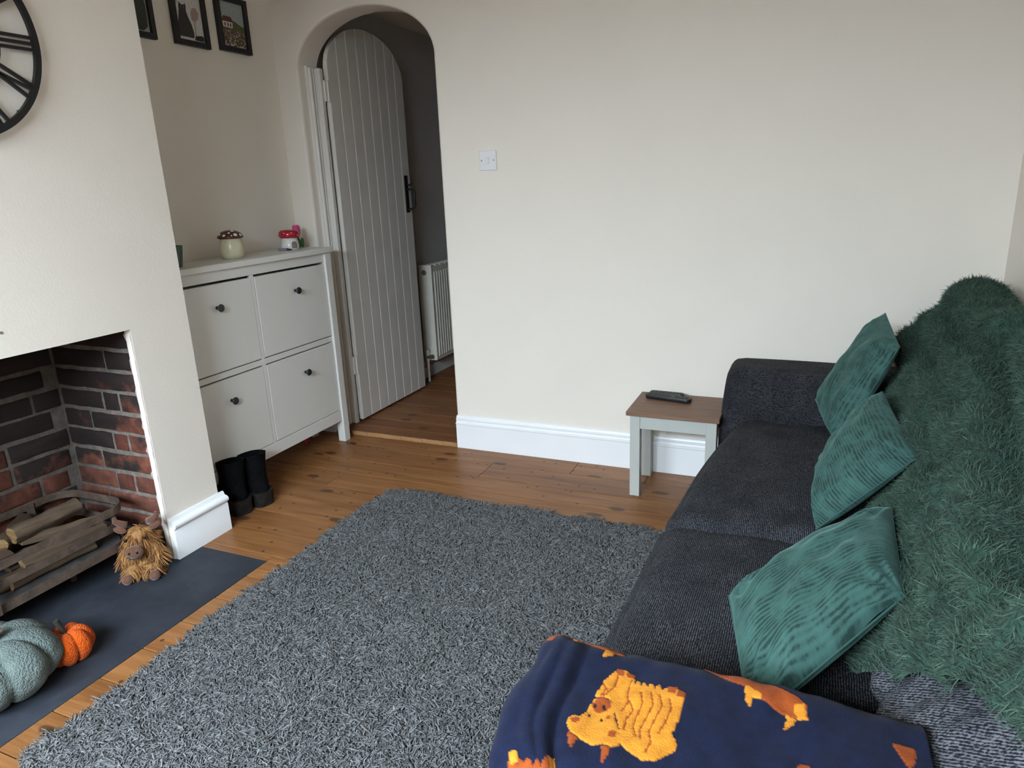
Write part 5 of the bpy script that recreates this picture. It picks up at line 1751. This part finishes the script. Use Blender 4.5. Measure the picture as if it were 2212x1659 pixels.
# ================================================================== NAVY BLANKET ON THE NEAR ARM
PRINT = {
    'body': [(0.738, -2.135), (0.750, -2.130), (0.765, -2.139), (0.771, -2.156), (0.775, -2.145), (0.781, -2.160), (0.784, -2.149), (0.791, -2.160), (0.795, -2.148), (0.801, -2.160), (0.805, -2.148), (0.812, -2.161), (0.817, -2.153), (0.825, -2.150), (0.844, -2.158), (0.845, -2.178), (0.844, -2.206), (0.839, -2.240), (0.847, -2.249), (0.849, -2.263), (0.841, -2.272), (0.834, -2.281), (0.827, -2.289), (0.813, -2.293), (0.794, -2.284), (0.780, -2.275), (0.767, -2.235), (0.744, -2.195), (0.725, -2.197), (0.726, -2.165)],
    'foot1': [(0.737, -2.132), (0.749, -2.130), (0.751, -2.143), (0.741, -2.143)],
    'foot2': [(0.752, -2.134), (0.765, -2.134), (0.766, -2.144), (0.757, -2.144)],
    'foot3': [(0.819, -2.150), (0.831, -2.148), (0.831, -2.163), (0.820, -2.162)],
    'foot4': [(0.833, -2.153), (0.844, -2.156), (0.844, -2.169), (0.834, -2.169)],
    'head': [(0.724, -2.203), (0.745, -2.199), (0.756, -2.212), (0.762, -2.237), (0.772, -2.253), (0.779, -2.281), (0.770, -2.287), (0.760, -2.285), (0.748, -2.290), (0.728, -2.285), (0.714, -2.278), (0.705, -2.265), (0.703, -2.253), (0.715, -2.245), (0.721, -2.232)],
    'horn1': [(0.711, -2.278), (0.726, -2.287), (0.722, -2.292), (0.724, -2.306), (0.716, -2.296)],
    'horn2': [(0.759, -2.289), (0.770, -2.288), (0.770, -2.303), (0.767, -2.314), (0.764, -2.298)],
    'cow2': [(0.858, -2.080), (0.880, -2.080), (0.919, -2.085), (0.954, -2.087), (0.988, -2.104), (1.002, -2.120), (1.004, -2.145), (0.994, -2.146), (0.987, -2.145), (0.966, -2.140), (0.952, -2.131), (0.943, -2.126), (0.932, -2.128), (0.921, -2.107), (0.897, -2.101), (0.869, -2.088)],
    'cow2h': [(0.921, -2.105), (0.945, -2.120), (0.943, -2.128), (0.932, -2.128), (0.931, -2.144), (0.925, -2.133)],
    'cow2h2': [(0.978, -2.142), (0.990, -2.148), (0.987, -2.157), (0.976, -2.171), (0.980, -2.151)],
    'cow2e': [(0.987, -2.122), (0.999, -2.119), (1.004, -2.145), (0.994, -2.147), (0.989, -2.138)],
    'cow3': [(0.608, -2.070), (0.624, -2.085), (0.624, -2.069), (0.638, -2.059), (0.657, -2.064), (0.680, -2.065), (0.711, -2.075), (0.739, -2.072), (0.729, -2.059), (0.693, -2.051), (0.651, -2.044), (0.626, -2.049), (0.614, -2.058)],
    'cow3h': [(0.651, -2.064), (0.669, -2.066), (0.658, -2.076)],
    'cow3h2': [(0.709, -2.074), (0.723, -2.074), (0.721, -2.082), (0.710, -2.091)],
    'bl': [(0.647, -2.328), (0.656, -2.325), (0.661, -2.341), (0.663, -2.331), (0.671, -2.341), (0.675, -2.334), (0.685, -2.343), (0.687, -2.332), (0.695, -2.342), (0.696, -2.326), (0.706, -2.321), (0.720, -2.358), (0.663, -2.380)],
    'blo': [(0.646, -2.328), (0.656, -2.325), (0.661, -2.338), (0.654, -2.342)],
    'blo2': [(0.696, -2.326), (0.706, -2.320), (0.710, -2.334), (0.707, -2.342), (0.701, -2.334)],
    'br': [(0.990, -2.238), (0.998, -2.223), (1.008, -2.222), (1.018, -2.232), (1.019, -2.245), (0.984, -2.259)],
    're': [(1.106, -2.144), (1.114, -2.140), (1.132, -2.141), (1.130, -2.164), (1.123, -2.181), (1.115, -2.163)],
    'muz': [(0.750, -2.209), (0.750, -2.217), (0.747, -2.224), (0.742, -2.229), (0.735, -2.229), (0.729, -2.225), (0.725, -2.218), (0.725, -2.210), (0.728, -2.203), (0.733, -2.199), (0.740, -2.199), (0.746, -2.202)],
    'n1': [(0.731, -2.215), (0.732, -2.218), (0.731, -2.220), (0.730, -2.221), (0.729, -2.221), (0.727, -2.220), (0.726, -2.217), (0.726, -2.214), (0.726, -2.212), (0.727, -2.211), (0.729, -2.211), (0.730, -2.213)],
    'n2': [(0.745, -2.216), (0.746, -2.219), (0.745, -2.222), (0.745, -2.223), (0.743, -2.223), (0.742, -2.221), (0.740, -2.218), (0.740, -2.215), (0.740, -2.212), (0.741, -2.211), (0.742, -2.211), (0.744, -2.213)],
    'e1': [(0.729, -2.237), (0.730, -2.239), (0.729, -2.241), (0.728, -2.242), (0.727, -2.242), (0.726, -2.241), (0.725, -2.239), (0.724, -2.236), (0.725, -2.235), (0.726, -2.234), (0.727, -2.234), (0.729, -2.235)],
    'e2': [(0.748, -2.242), (0.749, -2.244), (0.748, -2.246), (0.747, -2.247), (0.746, -2.247), (0.744, -2.245), (0.743, -2.243), (0.743, -2.241), (0.743, -2.239), (0.745, -2.238), (0.746, -2.238), (0.747, -2.240)],
    'ch': [(0.757, -2.234), (0.757, -2.236), (0.756, -2.238), (0.754, -2.239), (0.752, -2.239), (0.751, -2.238), (0.750, -2.237), (0.750, -2.235), (0.751, -2.233), (0.752, -2.231), (0.754, -2.231), (0.756, -2.232)],
    'ear1': [(0.722, -2.254), (0.722, -2.260), (0.720, -2.265), (0.716, -2.269), (0.711, -2.269), (0.706, -2.266), (0.703, -2.261), (0.702, -2.255), (0.704, -2.250), (0.708, -2.246), (0.714, -2.246), (0.719, -2.249)],
    'ear1i': [(0.718, -2.253), (0.718, -2.256), (0.716, -2.258), (0.714, -2.260), (0.711, -2.261), (0.708, -2.259), (0.706, -2.257), (0.706, -2.254), (0.708, -2.251), (0.710, -2.250), (0.713, -2.249), (0.716, -2.250)],
    'ear2': [(0.778, -2.268), (0.779, -2.275), (0.777, -2.281), (0.774, -2.284), (0.769, -2.284), (0.765, -2.280), (0.762, -2.274), (0.761, -2.266), (0.762, -2.260), (0.766, -2.257), (0.771, -2.257), (0.775, -2.261)],
    'ear2i': [(0.772, -2.263), (0.772, -2.266), (0.771, -2.270), (0.768, -2.272), (0.765, -2.272), (0.762, -2.270), (0.761, -2.267), (0.761, -2.263), (0.762, -2.260), (0.765, -2.258), (0.768, -2.258), (0.771, -2.260)]}
HAIRS = [
    [(0.743, -2.143), (0.744, -2.166), (0.733, -2.199)],
    [(0.764, -2.147), (0.766, -2.173), (0.771, -2.196), (0.767, -2.215)],
    [(0.772, -2.189), (0.782, -2.209), (0.777, -2.228), (0.778, -2.250)],
    [(0.785, -2.173), (0.792, -2.195), (0.789, -2.220), (0.789, -2.240), (0.796, -2.256)],
    [(0.798, -2.170), (0.806, -2.193), (0.803, -2.218), (0.799, -2.242), (0.804, -2.259)],
    [(0.811, -2.170), (0.819, -2.192), (0.815, -2.220), (0.812, -2.244), (0.818, -2.263), (0.815, -2.281)],
    [(0.826, -2.175), (0.832, -2.194), (0.829, -2.225), (0.824, -2.245)],
    [(0.727, -2.168), (0.734, -2.177), (0.731, -2.193)]]
for k_ in ('cow3', 'cow3h', 'cow3h2'):
    PRINT[k_] = [(u_, v_ - .020) for u_, v_ in PRINT[k_]]
def inside(px, py, poly):
    r = np.zeros(px.shape, bool)
    n = len(poly)
    for i in range(n):
        x1, y1 = poly[i]; x2, y2 = poly[(i + 1) % n]
        c = (y1 > py) != (y2 > py)
        r ^= c & (px < (x2 - x1) * (py - y1) / (y2 - y1 + 1e-12) + x1)
    return r
def near_line(px, py, pts, w):
    r = np.zeros(px.shape, bool)
    for (x1, y1), (x2, y2) in zip(pts[:-1], pts[1:]):
        dx, dy = x2 - x1, y2 - y1
        t = np.clip(((px - x1) * dx + (py - y1) * dy) / (dx * dx + dy * dy), 0, 1)
        r |= np.hypot(px - x1 - t * dx, py - y1 - t * dy) < w
    return r
NAVY, ORANGE, RUST, INK = (0.0075, 0.011, 0.032), (0.62, 0.235, 0.022), (0.30, 0.062, 0.012), (0.010, 0.008, 0.010)
# sheet over the arm: q runs across (inner side up, over the top, down the outer side), s along the arm from the hanging front
BX0, BX1 = 0.640, 1.150
YI, YO_ = -2.052, -2.372
ZB = 0.588
rcor = 0.062
def sect(q):
    """across the arm: arc-length q -> (y, z, ny, nz)"""
    d_in, top, d_out = 0.10, (YI - YO_) - 2 * rcor, 0.30
    arc = math.pi / 2 * rcor
    y = np.empty_like(q); z = np.empty_like(q); ny = np.empty_like(q); nz = np.empty_like(q)
    a = q < d_in
    y[a], z[a], ny[a], nz[a] = YI, ZB - rcor - (d_in - q[a]), 1, 0
    b = (q >= d_in) & (q < d_in + arc)
    t = (q[b] - d_in) / rcor
    y[b], z[b], ny[b], nz[b] = YI - rcor + rcor * np.cos(t), ZB - rcor + rcor * np.sin(t), np.cos(t), np.sin(t)
    c = (q >= d_in + arc) & (q < d_in + arc + top)
    y[c], z[c], ny[c], nz[c] = YI - rcor - (q[c] - d_in - arc), ZB, 0, 1
    d = (q >= d_in + arc + top) & (q < d_in + 2 * arc + top)
    t = (q[d] - d_in - arc - top) / rcor
    y[d], z[d], ny[d], nz[d] = YO_ + rcor - rcor * np.sin(t), ZB - rcor + rcor * np.cos(t), -np.sin(t), np.cos(t)
    e = q >= d_in + 2 * arc + top
    y[e], z[e], ny[e], nz[e] = YO_, ZB - rcor - (q[e] - d_in - 2 * arc - top), -1, 0
    return y, z, ny, nz
QT = 0.10 + math.pi * rcor + (YI - YO_ - 2 * rcor) + 0.30
NS, NQ = 300, 330
S = np.concatenate([np.linspace(-0.30, 0, 90, endpoint=False), np.linspace(0, BX1 - BX0, NS - 90)])
Q = np.concatenate([np.linspace(0, QT - .28, 280, endpoint=False), np.linspace(QT - .28, QT, 50)])
SS, QQ = np.meshgrid(S, Q, indexing='ij')
y, z, ny, nz = sect(QQ.ravel())
y, z, ny, nz = (t.reshape(SS.shape) for t in (y, z, ny, nz))
yc = (YI + YO_) / 2
# s<0: past the front edge the cloth turns down over the arm front
rf = 0.042
arcf = math.pi / 2 * rf
sd_ = np.clip(-(SS) , 0, None)
ang = np.clip(sd_ / rf, 0, math.pi / 2)
fall = np.clip(sd_ - arcf, 0, None)
hgt = np.clip((z - (ZB - rcor)) / rcor, 0, 1)           # 1 on the top, 0 on the hanging sides
bx_ = BX0 + np.where(SS >= 0, SS, -rf * np.sin(ang))
drop = rf * (1 - np.cos(ang)) + fall
bz = z - drop * np.clip(.35 + .65 * hgt, 0, 1)
# side cloth gathers inward below the front corner
by = y + (yc - y) * np.where(SS < 0, np.clip(sd_ / .30, 0, 1) * .10, 0)
out_side = np.clip((QQ - (QT - .36)) / .10, 0, 1)
lean = 0.030 * out_side * np.sin((bx_ - .60) * 55 + 1.2 * np.sin(QQ * 9)) * np.clip((QQ - (QT - .33)) / .2, 0, 1)
by -= 0.018 * out_side + lean * .8
front = np.clip(sd_ / .06, 0, 1)
bx_ -= front * (0.006 * np.sin(QQ * 46 + .6) + .004 * np.sin(QQ * 21)) - .012 * np.clip(fall / .1, 0, 1)
bx_ += .055 * np.clip((-2.24 - by) / .13, 0, 1.15) ** 2 * np.clip((.85 - bx_) / .2, 0, 1)
# fold ridges running from the front corner over the top, and soft rumples
crease = np.exp(-((SS - .026 - (QQ - .24) * .02) / .011) ** 2) * .008 + np.exp(-((SS + .002 - (QQ - .20) * .05) / .010) ** 2) * .007 - np.exp(-((SS - .044 - (QQ - .26) * .01) / .009) ** 2) * .005
crease *= np.clip((QQ - .16) / .08, 0, 1)
rump = .0035 * smoothnoise(SS * 5, QQ * 5, 3) + .0018 * smoothnoise(SS * 13, QQ * 11, 4)
bz += (crease + rump) * nz + .004 * nz
by += rump * ny
# slight sag of the right end into the sofa corner
bz -= .012 * np.clip((SS - .38) / .15, 0, 1) * hgt
px, py = bx_, by
colr = np.zeros(SS.shape + (3,)); colr[:] = NAVY
raise_ = np.zeros(SS.shape)
def paint(keys, c, up=.0016):
    for k in keys:
        m_ = inside(px, py, PRINT[k]) & (bz > .40)
        colr[m_] = c
        raise_[m_] = up
paint(['body', 'head', 'ear1', 'ear2'], ORANGE)
for ln in HAIRS:
    m_ = near_line(px, py, ln, .0018) & (inside(px, py, PRINT['body']) | inside(px, py, PRINT['head']))
    colr[m_] = RUST
    raise_[m_] = .0004
paint(['foot1', 'foot2', 'foot3', 'foot4', 'horn1', 'horn2', 'muz', 'ch', 'ear1i', 'ear2i', 'cow2', 'cow3', 'bl', 're', 'br'], RUST)
paint(['cow2h', 'cow2h2', 'cow2e', 'cow3h', 'cow3h2', 'blo', 'blo2'], ORANGE)
paint(['n1', 'n2', 'e1', 'e2'], INK, .001)
# cow print hanging on the front drop
m_ = (SS < -.10) & (np.abs(QQ - .36) < .035) & (np.sin(SS * 70) > -.6)
colr[m_] = ORANGE
m_ = (SS < -.13) & (np.abs(QQ - .36) < .022)
colr[m_] = RUST
bz += raise_ * nz
by += raise_ * ny
BVv = np.stack([bx_, by, bz], -1).reshape(-1, 3)
blanket = thing('fleece_blanket', 'navy fleece blanket with orange highland cow print over the near sofa arm', 'blanket', (0.9, -2.2, 0.3))
o = wmesh('cloth', BVv, grid_faces(NS, NQ), MAT['blanket'], blanket, True)
at = o.data.attributes.new('print', 'FLOAT_COLOR', 'POINT')
at.data.foreach_set('color', np.concatenate([colr.reshape(-1, 3), np.ones((len(BVv), 1))], 1).astype(np.float32).ravel())
s_ = o.modifiers.new('thick', 'SOLIDIFY'); s_.thickness = .004; s_.offset = -1
